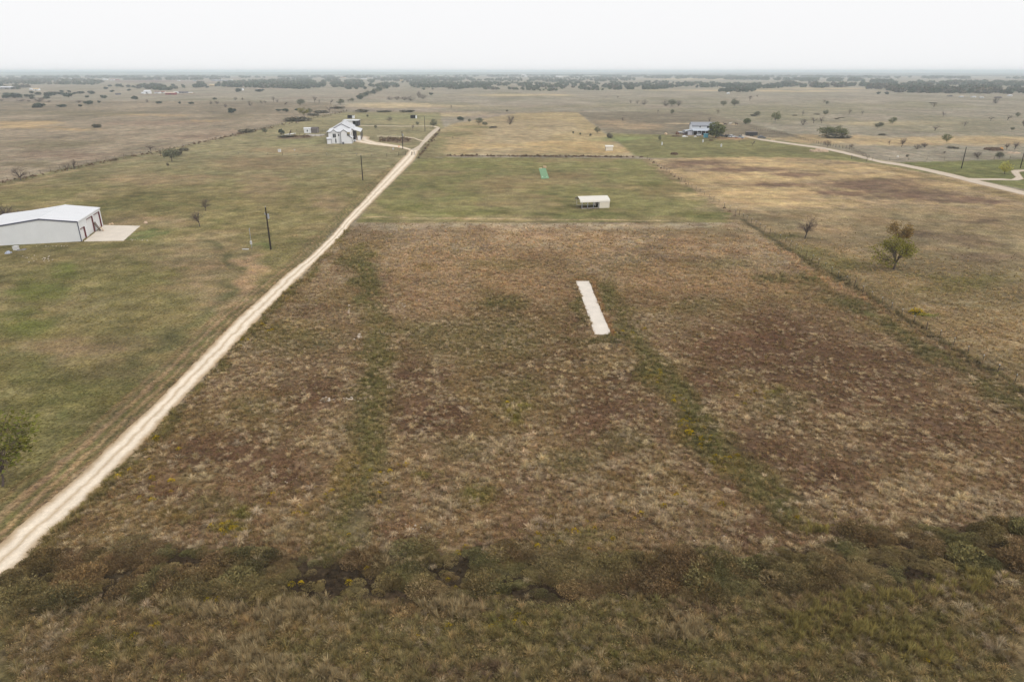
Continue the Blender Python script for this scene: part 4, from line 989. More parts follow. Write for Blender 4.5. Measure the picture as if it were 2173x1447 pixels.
car('parked_car', 'white car parked in front of the ranch house porch', 1483, 288.8, 1.1, M_CARW)
car('parked_car', 'dark red car parked by the ranch house side shed', 1457, 286.5, .2, mat('maroon_paint', L((78, 44, 48)), .4, noise=.02))
car('parked_car', 'grey car standing by the fence right of the dark trailer', 1616, 294.3, .05, mat('grey_paint', L((112, 112, 112)), .4))
t = thing('livestock_trailer', 'long dark livestock trailer parked by the ranch road', 'trailer', G(1594, 289.3), -.03)
b = MB(); b.box(-3.4, 3.3, -1.1, 1.1, .55, 2.35); b.build('body', M_CARD, t)
b = MB(); b.prism([(-3.5, -1.15, 2.35), (3.4, -1.15, 2.35), (3.4, -.6, 2.55), (-3.5, -.6, 2.55)], (0, 1.8, 0)); b.build('roof', M_GREYR, t)
for k in range(9): bx(t, 'slat', M_DARKIN, (-3.2 + k * .75, -3.05 + k * .75, -1.16, -1.1, .6, 2.3))
for x in (-.6, .5):
    b = MB(); b.tube([(x, -1.15, .4), (x, -.9, .4)], .4, 10); b.build('wheel', M_TYRE, t)
b = MB(); b.tube([(3.3, 0, .7), (4.9, 0, .6)], .09, 6); b.tube([(4.6, 0, 0), (4.6, 0, 1.3)], .06, 6); b.build('hitch', M_DARKIN, t)
t = thing('storage_tank', 'upright teal storage bin between the porch and the round tree', 'bin', G(1497.5, 292.3))
bx(t, 'body', mat('teal_plastic', L((92, 166, 186)), .6, noise=.08), (-1.1, 1.1, -.9, .9, 0, 2.0)); bx(t, 'lid', mat('pale_teal', L((128, 184, 200)), .6), (-1.2, 1.2, -1, 1, 2.0, 2.2))
heap('scrap_pile', 1453, 290.3, 16, 2.6, M_WHITEP, 31, 'white scrap heap on the grass left of the ranch house porch', 'scrap heap', n=6)
heap('scrap_pile', 1434, 289.5, 22, 2.4, M_BRUSHPILE, 32, 'brown scrap heap near the cone of sand by the ranch house', 'scrap heap', n=7)
heap('scrap_pile', 1475, 290.8, 10, 2.6, M_WHITEP, 33, 'low white heap beside the car at the porch', 'scrap heap', n=5)
heap('scrap_pile', 1508, 298.6, 16, 2.4, M_BRUSHPILE, 34, 'low dark heap on the lawn below the round tree', 'scrap heap', n=6)
heap('scrap_pile', 1509, 298.0, 5, 2.4, M_WHITEP, 35, 'white lump on top of the dark heap below the round tree', 'scrap heap', n=3)
heap('scrap_pile', 1561, 294.2, 12, 3.2, mat('rusty_scrap', L((140, 104, 84)), .9, noise=.3, nscale=3), 36, 'rusty heap between the cars on the sandy patch', 'scrap heap', n=6)
heap('dirt_pile', 1641, 297.5, 12, 1.6, M_SAND, 37, 'flat pale dirt patch at the bend of the ranch road', 'dirt pile', n=4)
heap('log_pile', 1438, 285.5, 9, 6, mat('rust_brown_wood', L((120, 86, 68)), .9, noise=.3, nscale=2), 38, 'upright brown timber stack left of the white pickup', 'timber stack', n=7)
# horses and cow
def animal(px, py, rz, m, label, cat='horse'):
    j = [(-.75, 0, 1.15), (-.2, 0, 1.18), (.35, 0, 1.2), (.7, 0, 1.3), (1.0, 0, 1.55), (1.15, 0, 1.75), (1.5, 0, 1.5)]
    r = [.22, .28, .29, .24, .16, .15, .09]
    e = [(i, i + 1) for i in range(6)]
    for x, y in ((-.7, .17), (-.7, -.17), (.5, .17), (.5, -.17)):
        k = len(j); fr = x > 0
        j += [(x, y, .95), (x + (.02 if fr else .12), y, .62), (x + (0 if fr else -.08), y, .32), (x + .02, y, .03)]; r += [.16, .09, .06, .07]
        e += [(2 if fr else 0, k), (k, k + 1), (k + 1, k + 2), (k + 2, k + 3)]
    k = len(j); j += [(-.95, 0, 1.1), (-1.0, 0, .6)]; r += [.06, .05]; e += [(0, k), (k, k + 1)]
    me = bpy.data.meshes.new(cat); me.from_pydata(j, e, []); me.materials.append(m)
    o = link(cat, me); md = o.modifiers.new('skin', 'SKIN')
    for v_, q in zip(me.skin_vertices[0].data, r): v_.radius = (q, q)
    me.skin_vertices[0].data[1].use_root = True
    o.modifiers.new('sub', 'SUBSURF').levels = 1; o.modifiers['sub'].render_levels = 1
    o.location = G(px, py); o.rotation_euler.z = rz; o.scale = (1.1, 1.1, 1.1); return tag(o, label, cat, 'horses grazing in the dark field behind the ranch house')
animal(1538.5, 267, 2.9, mat('dark_bay_coat', L((54, 44, 42)), .8), 'dark brown horse just right of the round tree top')
animal(1549, 265.8, 0.1, mat('grey_white_coat', L((214, 206, 196)), .8), 'white horse standing between the two dark horses')
animal(1562.5, 266.2, 3.2, mat('brown_coat', L((84, 62, 52)), .8), 'brown horse farthest right behind the ranch house')

# ------------------------------------------------------------------ far farmsteads
def far_house(px, py, w_px, h_px, label, mw=M_WHITE, mr_=M_HR, cat='farm building', wins=1, dr=True):
    s = ppm(py); w = w_px / s; h = h_px / s
    return gable_box('farm_building', label, cat, px - w_px / 2, py, w, h * .68, max(w * .55, 6), h * .34, mw, mr_, door=(w * .45, w * .58, h * .45) if dr else None,
                     wins=[(w * (.12 + .3 * k), w * (.24 + .3 * k), h * .25, h * .5) for k in range(wins)], over=.4)
M_RED = mat('red_barn_boards', L((140, 52, 54)), .8, noise=.08); M_TANW = mat('tan_stucco', L((206, 180, 140)), .8, noise=.05); M_RUSTR = mat('rust_roof', L((150, 92, 80)), .8, noise=.1); M_GREYW = mat('grey_boards', L((132, 130, 136)), .8, noise=.08); M_BLUER = mat('blue_roof', L((150, 186, 200)), .6)
far_house(12, 189.5, 28, 5, 'long white-roofed shed at the far left edge behind the junipers', M_GREYW)
far_house(66, 191.5, 7, 3, 'small white hut left of the tan-roofed far house')
far_house(76, 192.5, 12, 4.4, 'small white house with tan roof behind the left junipers', M_WHITE, M_TANW)
far_house(159, 170, 20, 2.6, 'long pale roof among trees on the far left skyline', M_GREYW)
far_house(223, 170.3, 9, 2.2, 'white shed left of the red-roofed far buildings')
far_house(238, 171, 9, 2.6, 'pale house with red roof on the far left skyline', M_WHITE, M_RUSTR)
far_house(248, 171, 8, 2, 'dark red barn at the left end of the ploughed field', M_RED, M_RUSTR)
far_house(211, 175, 10, 2.6, 'grey shed below the red-roofed far buildings', M_GREYW)
far_house(312, 199.5, 13, 7, 'white two-storey farmhouse left of the red barn', M_WHITE, M_HR, 'farmhouse', 2)
far_house(303, 199.8, 6, 3.4, 'white lean shed joined to the far farmhouse')
far_house(333, 198.8, 11, 4.4, 'white mobile home beside the far farmhouse', M_WHITE, mat('brown_roof', L((130, 106, 98)), .8))
far_house(345, 198.2, 9, 3.6, 'second white mobile home with dark windows near the red barn', M_WHITE, M_RUSTR, wins=2)
far_house(361, 201.5, 20, 5, 'red barn with pale roof on the far left plain', M_RED, mat('pale_tan_roof', L((204, 178, 160)), .7))
far_house(372, 198.5, 9, 3, 'white trailer behind the red barn')
far_house(388, 198.3, 16, 4, 'long grey barn right of the red barn', M_GREYW, M_GREYR)
far_house(404, 199, 9, 2.4, 'low pale fence-like shed right of the long grey barn', M_TANW)
far_house(248.5, 201.5, 8, 3, 'dark blue shipping container standing on the left plain', mat('slate_blue_boards', L((82, 92, 112)), .8), M_GREYR)
far_house(450, 183.6, 11, 4, 'tan house with two dark windows in front of the wood', M_TANW, M_TANW, 'farmhouse', 2)
far_house(466, 173, 34, 2.4, 'very long grey barn on the skyline', M_GREYW, mat('dull_white_roof', L((186, 186, 196)), .7))
far_house(490, 172.8, 5, 3, 'white end block of the very long skyline barn')
far_house(379, 172.5, 5, 1.8, 'tiny white shed on the ploughed field')
far_house(413, 172.8, 6, 1.6, 'tiny blue-roofed shed at the edge of the ploughed field', M_GREYW, M_BLUER)
far_house(512, 192.5, 7, 4, 'white house behind juniper bushes left of the wood', M_WHITE, M_HR, 'farmhouse')
far_house(541, 183.5, 5, 3, 'small white house inside the dark wood', M_WHITE, M_HR)
far_house(550, 192, 9, 3.4, 'white bungalow at the left end of the dark wood', M_WHITE, mat('tan_roof', L((186, 164, 146)), .7), 'farmhouse')
far_house(630, 171, 6, 3, 'cream house among trees left of centre', M_TANW, M_HR)
far_house(725, 166, 14, 1.8, 'pinkish roof on the wooded skyline', M_TANW, M_RUSTR)
far_house(772, 168.8, 10, 1.8, 'long white roof on the wooded skyline')
far_house(795, 167.2, 8, 3, 'white house standing above the wood near centre', M_WHITE, M_HR)
far_house(846, 173, 17, 3, 'long cream building in the wood near centre', M_TANW, M_TANW, 'farm building', 2)
far_house(868, 173, 16, 1.8, 'low row of cream sheds beside the long cream building', M_TANW, M_HR)
far_house(1546, 200.2, 4, 3, 'tiny white hut on the open range right of centre')
far_house(2042, 206.8, 5, 2, 'white trailer, leftmost of the far right yard')
far_house(2068, 207.4, 6, 2.4, 'white camper with pale roof in the far right yard')
far_house(2085, 208.6, 6, 2, 'low white shed in the middle of the far right yard')
far_house(2145, 204.6, 6, 2.8, 'white house at the right of the far right yard')
heap('scrap_pile', 2016, 205, 14, 2.2, M_DARKIN, 41, 'dark brush heap left of the far right yard', 'brush pile', n=6)
heap('scrap_pile', 2119, 208, 22, 2.2, M_DARKIN, 42, 'dark scrap row in the far right yard', 'scrap heap', n=7)
heap('quarry_heap', 1108, 164, 20, 7, mat('white_quarry_rock', L((226, 226, 226), .8), 1, noise=.05, nscale=.02), 43, 'white quarry mound on the far horizon', 'quarry mound', n=5)
heap('quarry_heap', 1180, 163.8, 30, 2.4, bpy.data.materials['white_quarry_rock'], 44, 'long low white quarry bank right of the quarry mound', 'quarry mound', n=6)
heap('quarry_heap', 1232, 163.6, 20, 2, bpy.data.materials['white_quarry_rock'], 45, 'low white quarry bank farthest right on the horizon', 'quarry mound', n=5)

# ------------------------------------------------------------------ fences
M_POST = mat('brown_cedar_post', L((84, 70, 60)), .9, noise=.2, nscale=3); M_TPOST = mat('dark_steel_post', L((64, 62, 58)), .7, noise=.1); M_WIRE = mat('dull_wire', L((120, 116, 112)), .6, noise=.05)
me_t = {}
def post_mesh(kind, hgt, rad):
    k = (kind, hgt, rad)
    if k not in me_t:
        b = MB()
        if kind == 't': b.box(-rad, rad, -rad, rad, 0, hgt - .16); b.cur = 1; b.box(-rad - .008, rad + .008, -rad - .008, rad + .008, hgt - .16, hgt)
        else: b.tube([(0, 0, 0), (0, 0, hgt)], [rad, rad * .85], 6)
        me_t[k] = b.mesh('post', [M_TPOST if kind == 't' else M_POST, M_WHITEP])
    return me_t[k]
def fence(label, line, spacing, hgt=1.25, rad=.05, every=7, kind='wood', wires=(.3, .6, .9, 1.15), wr=.006, posts=None):
    P = [Vector((p.x, p.y, 0)) for p in pxs(line)]
    t = thing('wire_fence', label, 'fence', P[0])
    if posts is None:
        posts = []; carry = 0
        for a, b in zip(P, P[1:]):
            ln = (b - a).length; d = carry
            while d < ln: posts.append(a.lerp(b, d / ln)); d += spacing
            carry = d - ln
    for i, p in enumerate(posts[:300]):
        big = kind == 'wood' or i % every == 0
        o = link('post', post_mesh('w' if big else 't', hgt + (.12 if big else 0), rad * (1.5 if big and kind != 'wood' else 1) if big else rad * .7), t)
        o.location = p - P[0] + Vector((random.uniform(-.05, .05), random.uniform(-.05, .05), 0)); o.rotation_euler = (random.uniform(-.05, .05), random.uniform(-.05, .05), random.uniform(0, 3))
    b = MB()
    for z in wires: b.tube([p - P[0] + Vector((0, 0, z)) for p in P], wr, 3, False)
    b.build('wire', M_WIRE, t); return t
fence('wire fence with white-tipped steel posts along the right side of the unmown field', [(1568, 458), (1669, 517), (1783, 592), (1914, 672), (2022, 733), (2164, 820), (2420, 982)], 3.1, kind='steel', rad=.042)
fence('wire fence between the paddock and the golden brown field', [(1374, 337), (1470, 399), (1568, 458)], 5, kind='steel', rad=.042)
fence('old wire fence along the far edge of the left pasture', [(-200, 436), (0, 387), (180, 348), (380, 312), (560, 272), (642, 249), (735, 237)], 6, rad=.06, hgt=1.2)
fence('faint wire fence crossing the left pasture in front of the white house', [(386, 327), (560, 329.5), (700, 331), (848, 333)], 7, rad=.06, kind='steel')
fence('wooden post fence between the ranch road and the dry grassland', [(1600, 276), (1663, 285), (1698, 296), (1724, 303), (1769, 312.5), (1807, 318.5), (1844, 337.5)], 2.6, rad=.09, hgt=1.5, wr=.012)
fence('low wire fence along the far side of the right-hand lawn', [(1850, 341), (1895, 340.5), (1950, 341), (2040, 340), (2173, 337), (2350, 334)], 8, rad=.07)
fence('wire fence on the far side of the lawn behind the white house', [(735, 237), (830, 237), (940, 238), (1060, 240), (1225, 238.5)], 9, rad=.07)
fence('post fence around the small pen beside the white shed', [(614, 289), (640, 288.5), (700, 288), (697, 281), (668, 279), (618, 280), (614, 289)], 3, rad=.08, hgt=1.5, wr=.015)
fence('fence between the ranch lawn and the dark horse field', [(1500, 289), (1545, 287), (1600, 287.5), (1640, 292)], 4, rad=.06)
heap('rubble_bed', 668, 287.6, 44, 1.8, mat('pale_grey_rubble', L((176, 168, 158)), 1, noise=.2, nscale=1), 51, 'pale rubble bed along the front of the small pen', 'rubble bed', n=14)
def gate(label, pa, pb, hgt, m):
    a, c = G(*pa), G(*pb); t = thing('pipe_gate', label, 'gate', a); d = c - a
    for k, q in enumerate((Vector(), d)): b = MB(); b.tube([q, q + Vector((0, 0, hgt + .35))], .1, 6); b.build('post', m, t)
    for z in (.25, .6, .95, hgt):
        b = MB(); b.tube([Vector((0, 0, z)), d + Vector((0, 0, z))], .04, 4); b.build('rail', m, t)
    return t
gate('open steel gate standing beside the gravel road below the driveway', (846, 330.5), (861, 329.6), 1.3, M_TPOST)
gate('brown gate post pair at the narrow gap of the gravel road', (873.5, 329.8), (880.5, 329), 1.2, M_POST)
gate('dark pipe gate across the ranch road', (1806.5, 338.2), (1839, 343.5), 1.4, M_TPOST)
t = thing('wooden_ramp', 'pale board ramp with two rails beside the small pen', 'ramp', G(604, 287.5))
for k in range(2):
    b = MB(); b.tube([(k * 1.2, 0, .3), (3.2 + k * 1.2, 8, .5)], .16, 5); b.build('rail', M_WHITE, t)

# ------------------------------------------------------------------ trees and bushes
def leafmat(name, c, transl=.2): return mat(name, L(c), .9, noise=.12, nscale=1.5, spec=.1, tint=[('tone', 'GEOMETRY')], transl=transl)
M_BARK = mat('grey_bark', L((96, 84, 78)), .95, noise=.2, nscale=6); M_TWIG = mat('bare_twigs', L((98, 84, 78)), .95, noise=.15, nscale=4); M_DTWIG = mat('dark_bare_twigs', L((92, 79, 76)), .95, noise=.15, nscale=4)
LEAF = {'yellow': leafmat('yellow_green_leaves', (142, 136, 60), .3), 'brown': leafmat('brown_green_leaves', (150, 124, 72)), 'green': leafmat('dull_green_leaves', (116, 122, 76)), 'grey': leafmat('grey_green_leaves', (122, 124, 100)),
        'juniper': leafmat('juniper_leaves', (78, 90, 74), .05), 'olive': leafmat('olive_yellow_leaves', (118, 118, 54), .3), 'willow': leafmat('pale_yellow_leaves', (196, 190, 96), .3), 'dark': leafmat('dark_scrub_leaves', (128, 121, 102), .05)}
def grow(seed, n1=9, n2=9, n3=2, zc=.62, rz=.40, rxy=.5, z0=.2, r0=.026, rt=.004, stems=1):
    """trunk, main limbs aimed at points inside a crown, twigs out to its uneven edge"""
    rnd = random.Random(seed); limbs = []; twigs = []; tips = []
    def ud():
        while True:
            v = Vector((rnd.gauss(0, 1), rnd.gauss(0, 1), rnd.gauss(0, 1)))
            if v.length > .1: return v.normalized()
    c = Vector((rnd.uniform(-.05, .05), rnd.uniform(-.05, .05), zc)); lump = [(ud(), rnd.uniform(-.28, .25)) for _ in range(7)]
    def edge(d, f):
        k = 1 + sum(a * max(0, d.dot(u)) ** 3 for u, a in lump)
        p = c + Vector((d.x * rxy, d.y * rxy, d.z * rz)) * f * k; p.z = max(p.z, .03); return p
    top = Vector((rnd.uniform(-.03, .03), rnd.uniform(-.03, .03), z0))
    if stems == 1: limbs.append(([Vector((0, 0, 0)), top * .5 + Vector((rnd.uniform(-.015, .015), 0, 0)), top], [r0 * 1.2, r0, r0 * .85]))
    for i in range(n1):
        d = ud(); d.z = d.z * .8 + .15; d.normalize(); e = edge(d, rnd.uniform(.45, .7))
        s = top if stems == 1 else Vector((d.x * .1 * rnd.random(), d.y * .1 * rnd.random(), 0))
        m = s.lerp(e, .5) + Vector((rnd.uniform(-.04, .04), rnd.uniform(-.04, .04), .05)); rr = r0 * rnd.uniform(.4, .6) if stems == 1 else r0 * .5
        limbs.append(([s, m, e], [rr, rr * .75, rr * .45]))
        for j in range(n2):
            f = rnd.uniform(.25, 1); q = s.lerp(m, f * 2) if f < .5 else m.lerp(e, f * 2 - 1)
            d2 = (d + ud() * .8).normalized(); e2 = edge(d2, rnd.uniform(.72, 1.05)); m2 = q.lerp(e2, .55) + ud() * .04; r2 = max(rr * .35, rt)
            twigs.append(([q, m2, e2], [r2, max(r2 * .7, rt), rt * .7])); tips.append((e2, d2)); tips.append((m2, d2))
            for k in range(n3):
                q3 = q.lerp(m2, rnd.uniform(.5, 1)) if k % 2 else m2.lerp(e2, rnd.random()); e3 = q3 + (d2 * .6 + ud()).normalized() * rnd.uniform(.06, .15); e3.z = max(e3.z, .02)
                twigs.append(([q3, e3], [rt * .8, rt * .5])); tips.append((e3, d2))
    return limbs, twigs, tips
def tones(me, n_per, rnd, lo=.62, hi=1.35, zfun=None):
    n = len(me.vertices); k = n // n_per
    t = np.repeat(rnd.uniform(lo, hi, k), n_per); t = np.concatenate([t, np.ones(n - len(t))])
    w = np.repeat(rnd.uniform(-.08, .08, k), n_per); w = np.concatenate([w, np.zeros(n - len(w))])
    at = me.attributes.new('tone', 'FLOAT_VECTOR', 'POINT'); at.data.foreach_set('vector', np.stack([t * (1 + w), t, t * (1 - w)], 1).astype('f').ravel())
def leaf_tris(P, size, rnd, aspect=.6):
    """one leaf spray (triangle) at each point"""
    n = len(P); d1 = rnd.normal(size=(n, 3)); d1 /= np.linalg.norm(d1, axis=1, keepdims=True); d2 = rnd.normal(size=(n, 3)); d2 -= d1 * (d1 * d2).sum(1, keepdims=True); d2 /= np.linalg.norm(d2, axis=1, keepdims=True)
    s = size * rnd.uniform(.6, 1.4, (n, 1)); v = np.stack([P - d2 * s * aspect * .5, P + d2 * s * aspect * .5, P + d1 * s], 1).reshape(-1, 3)
    return v
def tri_mesh(name, v, m):
    me = bpy.data.meshes.new(name); n = len(v) // 3
    me.vertices.add(len(v)); me.vertices.foreach_set('co', np.asarray(v, 'f').ravel())
    me.loops.add(len(v)); me.loops.foreach_set('vertex_index', np.arange(len(v), dtype='i'))
    me.polygons.add(n); me.polygons.foreach_set('loop_start', np.arange(n, dtype='i') * 3)
    me.update(calc_edges=True); me.materials.append(m); return me
def normalise(meshes):
    allv = []
    for me in meshes:
        a = np.empty(len(me.vertices) * 3, 'f'); me.vertices.foreach_get('co', a); allv.append(a.reshape(-1, 3))
    c = np.concatenate(allv); zs = 1 / np.percentile(c[:, 2], 99.7); xs = 1 / max(np.percentile(c[:, 0], 99) - np.percentile(c[:, 0], 1), np.percentile(c[:, 1], 99) - np.percentile(c[:, 1], 1))
    for me, a in zip(meshes, allv):
        a = a * np.array([xs, xs, zs], 'f'); me.vertices.foreach_set('co', a.astype('f').ravel()); me.update()
PROTO = {}
def proto(kind, seed):
    key = (kind, seed)
    if key in PROTO: return PROTO[key]
    nr = np.random.default_rng(seed + 100); parts = []
    if kind in ('bare', 'thicket', 'barefar', 'flat') or kind.startswith('leafy_') or kind.startswith('sparse_') or kind.startswith('wispy_'):
        far = kind in ('barefar', 'thicket')
        kw = dict(n1=10, n2=12, n3=3, rt=.0026)
        if kind == 'barefar': kw = dict(n1=7, n2=6, n3=2, rt=.0052, r0=.034)
        if kind == 'thicket': kw = dict(n1=16, n2=7, n3=1, rt=.0052, zc=.46, rz=.54, z0=0, stems=2, r0=.02)
        if kind == 'flat': kw.update(zc=.8, rz=.2, z0=.45, n2=8)
        if kind.startswith('leafy'): kw.update(n1=9, n2=7, n3=1, rt=.004)
        if kind.startswith('sparse'): kw.update(n3=2, rt=.0028)
        if kind.startswith('wispy'): kw.update(r0=.011, rt=.0018, n3=2)
        lim, tw, tips = grow(seed, **kw)
        b = MB()
        for p, r in lim: b.tube(p, r, 5, False)
        parts.append(('trunk', b.mesh('trunk', M_BARK)))
        b = MB()
        for p, r in tw: b.tube(p, r, 3, False)
        dark = kind in ('thicket',) or (kind == 'barefar' and seed % 2)
        cm = b.mesh('crown', M_DTWIG if dark else M_TWIG)
        if '_' in kind:
            col = kind.split('_')[1]; T = np.array([t[0] for t in tips]); k = 6 if kind.startswith('leafy') else 7
            P = np.repeat(T, k, 0) + nr.normal(size=(len(T) * k, 3)) * (.055 if k == 6 else .04)
            if kind.startswith('wispy'): P = P[(nr.random(len(P)) < .34) & (P[:, 2] > .45)]
            if kind.startswith('sparse'): P = P[nr.random(len(P)) < .8]
            lm = tri_mesh('leaves', leaf_tris(P, .075 if k == 6 else .05, nr), LEAF[col]); tones(lm, 3, nr)
            parts.append(('limbs', cm)); parts.append(('crown', lm))
        else: parts.append(('crown', cm))
    elif kind in ('juniper', 'mound', 'round'):
        n = 520 if kind != 'round' else 1700
        lob = []; nl = 7 if kind != 'mound' else 9
        for k in range(nl):
            a = nr.uniform(0, 6.28); rr = nr.uniform(.08, .30) if kind != 'round' else nr.uniform(.1, .26); lob.append((math.cos(a) * rr, math.sin(a) * rr, nr.uniform(.3, .72) if kind != 'mound' else nr.uniform(.2, .5), nr.uniform(.18, .30)))
        P = []
        for k in range(n):
            x, y, z, r_ = lob[nr.integers(nl)]; d = nr.normal(size=3); d /= np.linalg.norm(d); q = np.array([x, y, z]) + d * r_ * nr.uniform(.75, 1.05) * np.array([1, 1, 1.0])
            q[2] = abs(q[2]); P.append(q)
        P = np.array(P)
        lm = tri_mesh('crown', leaf_tris(P, .16 if kind != 'round' else .07, nr, .9), LEAF['juniper' if kind == 'juniper' else ('dark' if kind == 'mound' else 'green')]); tones(lm, 3, nr, .55, 1.3)
        b = MB(); rnd = random.Random(seed)
        for k in range(3): b.tube([(0, 0, 0), (rnd.uniform(-.06, .06), rnd.uniform(-.06, .06), .25), (rnd.uniform(-.2, .2), rnd.uniform(-.2, .2), .55)], [.03, .025, .012], 5, False)
        parts = [('trunk', b.mesh('trunk', M_BARK)), ('crown', lm)]
    normalise([p[1] for p in parts]); PROTO[key] = parts; return parts
NM = {'bare': ('bare_tree', 'tree'), 'flat': ('bare_tree', 'tree'), 'barefar': ('bare_tree', 'tree'), 'thicket': ('thicket', 'bush'), 'juniper': ('juniper_bush', 'bush'), 'mound': ('scrub_bush', 'bush'), 'round': ('live_oak_tree', 'tree')}
def tree(kind, px, py, ptop, wpx, label, seed=1, group=None, dscale=1.0):
    h = height_to(px, py, ptop); s = ppm(py); w = wpx / s
    nm, cat = NM.get(kind, ('leafy_tree', 'tree'))
    rz = (px * 7.13 + py * 3.7) % 6.28
    t = thing(nm, label, cat, G(px, py), rz, group, (w, w * dscale, h))
    ps = proto(kind, seed); pt = {}
    for n_, me in ps:
        o = link(n_, me, pt['trunk'] if n_ == 'limbs' else t); pt[n_] = o
    return t

tree('wispy_olive', 6, 1031, 896, 180, 'half-bare tree with yellow-green leaf tips at the left edge beside the gravel road', 5)
tree('bare', 424, 481, 446, 32, 'larger bare tree on the pasture between the barn and the nearest pole', 11)
tree('bare', 437, 448, 421, 25, 'smaller bare tree just beyond the larger bare one left of the nearest pole', 12)
tree('thicket', 12, 468, 430, 46, 'tall dark bare thicket behind the big metal barn', 13); tree('thicket', 36, 462, 440, 34, 'lower dark bare thicket beside the barn roof', 14)
tree('bare', 44, 382, 353, 34, 'dark bare tree standing alone at the fence near the left edge', 15)
tree('barefar', 143, 363, 345, 20, 'left one of the two thin bare shrubs along the left pasture fence', 16); tree('barefar', 158, 360, 337, 14, 'taller right one of the two thin bare shrubs along the left pasture fence', 17)
tree('flat', 321, 327, 307, 20, 'small flat-topped bare tree at the bend of the left pasture fence', 18)
tree('barefar', 341, 332, 317, 10, 'narrow grey shrub right of the flat-topped bare tree', 19)
tree('leafy_dark' if False else 'leafy_grey', 365, 343, 314, 32, 'dark dense small tree with a clear trunk by the left pasture fence', 20)
tree('mound', 376, 330, 317, 20, 'dark bush pressed against the dense small tree at the left fence', 21); tree('mound', 392, 320, 314, 18, 'flat dark scrub right behind the dense small tree at the left fence', 22)
tree('mound', 352, 331, 326, 12, 'low brown scrub left of the dense small tree trunk', 23); tree('mound', 356, 352, 346, 5, 'tiny dark shrub below the dense small tree', 24)
tree('mound', 521, 281, 274, 40, 'long low dark scrub lying along the left pasture fence', 25); tree('sparse_grey', 563, 284, 272, 12, 'thin young tree right of the long low scrub', 26)
tree('juniper', 598, 286, 274, 12, 'small green juniper at the left end of the fenced pen', 27)
tree('mound', 608, 291, 286, 34, 'brown brush mound at the left end of the fenced pen', 28); tree('mound', 205, 271, 263, 18, 'lone dark brown bush in the middle of the left plain', 29)
tree('mound', 632, 257, 248, 50, 'long dark hedge scrub left of the far house sheds', 30); tree('juniper', 592, 237, 232, 12, 'left one of two touching junipers beyond the left fence', 31); tree('juniper', 607, 238, 230.5, 14, 'right one of two touching junipers beyond the left fence', 32); tree('juniper', 629, 235, 230.5, 7, 'small juniper between the touching pair and the yellow-green tree', 33)
tree('leafy_yellow', 645, 245, 227, 22, 'yellow-green tree on the hedge line behind the small pen', 34); tree('leafy_grey', 659, 243, 230, 12, 'grey-green tree touching the right side of the yellow-green tree', 35)
tree('mound', 665, 246, 240, 26, 'low scrub at the foot of the yellow-green tree', 36); tree('mound', 683, 240, 234, 30, 'long low scrub right of the yellow-green tree', 37); tree('mound', 716, 231, 226, 28, 'grey scrub patch where the hedge lines meet', 38)
tree('barefar', 699, 238, 224, 14, 'tall bare tree left of the hedge corner', 39); tree('barefar', 711, 235, 222, 6, 'thin bare sapling at the hedge corner', 40)
for k, (x, y, tp, w) in enumerate([(556, 221, 212, 8), (563, 221, 213, 8), (581, 217, 204, 10), (588, 219, 210, 8), (605, 224, 216, 10), (637, 224, 210, 19), (668, 218, 203, 11), (677, 221, 211, 7), (702, 222, 210, 10), (722, 223, 210, 16), (740, 217, 210, 8), (748, 217, 208, 10)]):
    tree('leafy_grey' if k in (5, 9, 11) else 'barefar', x, y, tp, w, ['first', 'second', 'third', 'fourth', 'fifth', 'sixth', 'seventh', 'eighth', 'ninth', 'tenth', 'eleventh', 'twelfth'][k] + ' tree from the left in the grey row beyond the house pasture', 40 + k % 4, 'grey trees in a row beyond the house pasture')
for k in range(13):
    f = k / 12; x = 762 + 58 * f; y = 211 - 22 * f; tree('leafy_grey' if k % 3 else 'juniper', x, y, y - 9 - 3 * math.sin(k * 2.1), 12 - 2 * f + 2 * math.sin(k), ['first', 'second', 'third', 'fourth', 'fifth', 'sixth', 'seventh', 'eighth', 'ninth', 'tenth', 'eleventh', 'twelfth', 'thirteenth'][k] + ' tree from the near end of the diagonal hedgerow', 60 + k % 4, 'trees of the diagonal hedgerow')
for k, (x, w) in enumerate([(737, 9), (744, 8), (755, 8), (775, 9)]): tree('juniper', x, 190, 184, w, ['first', 'second', 'third', 'fourth'][k] + ' small juniper from the left in the short row left of the hedgerow top', 70 + k, 'short row of junipers by the hedgerow')
for k, (x, y, tp, w) in enumerate([(827, 212, 205, 16), (843, 212, 204.5, 18), (858, 213, 204, 16), (872, 214, 203, 18), (889, 208, 193, 10), (898, 210, 199, 18)]): tree('thicket', x, y, tp, w, ['first', 'second', 'third', 'fourth', 'fifth and tallest', 'last'][k] + ' purple-grey bare bush from the left in the copse beyond the far lawn', 74 + k % 3, 'purple-grey copse beyond the far lawn')
tree('juniper', 915, 202.5, 197, 8, 'dark bush standing right of the purple-grey copse', 80)
tree('mound', 772, 238.5, 232, 27, 'left scrub mound on the far edge of the lawn behind the house', 81); tree('mound', 812, 238, 234.5, 34, 'flat middle scrub on the far edge of the lawn behind the house', 82); tree('mound', 862, 238.5, 233.5, 30, 'right scrub mound on the far edge of the lawn behind the house', 83)
tree('sparse_grey', 780, 250, 243, 5, 'tiny thin tree on the lawn right of the dark shed', 84); tree('thicket', 826, 256.5, 247, 17, 'dark round bush in the middle of the far lawn', 85)
tree('sparse_grey', 797, 274, 265.5, 6, 'young tree on the lawn below the straight gravel path', 86); tree('barefar', 876, 278, 262, 8, 'pale bare sapling left of the farthest pole', 87); tree('sparse_grey', 886, 266, 258, 8, 'young tree on the lawn just above the straight path', 88); tree('leafy_grey', 919, 271.5, 252, 17, 'rounded tree at the bend of the far path beside the rough road', 89)
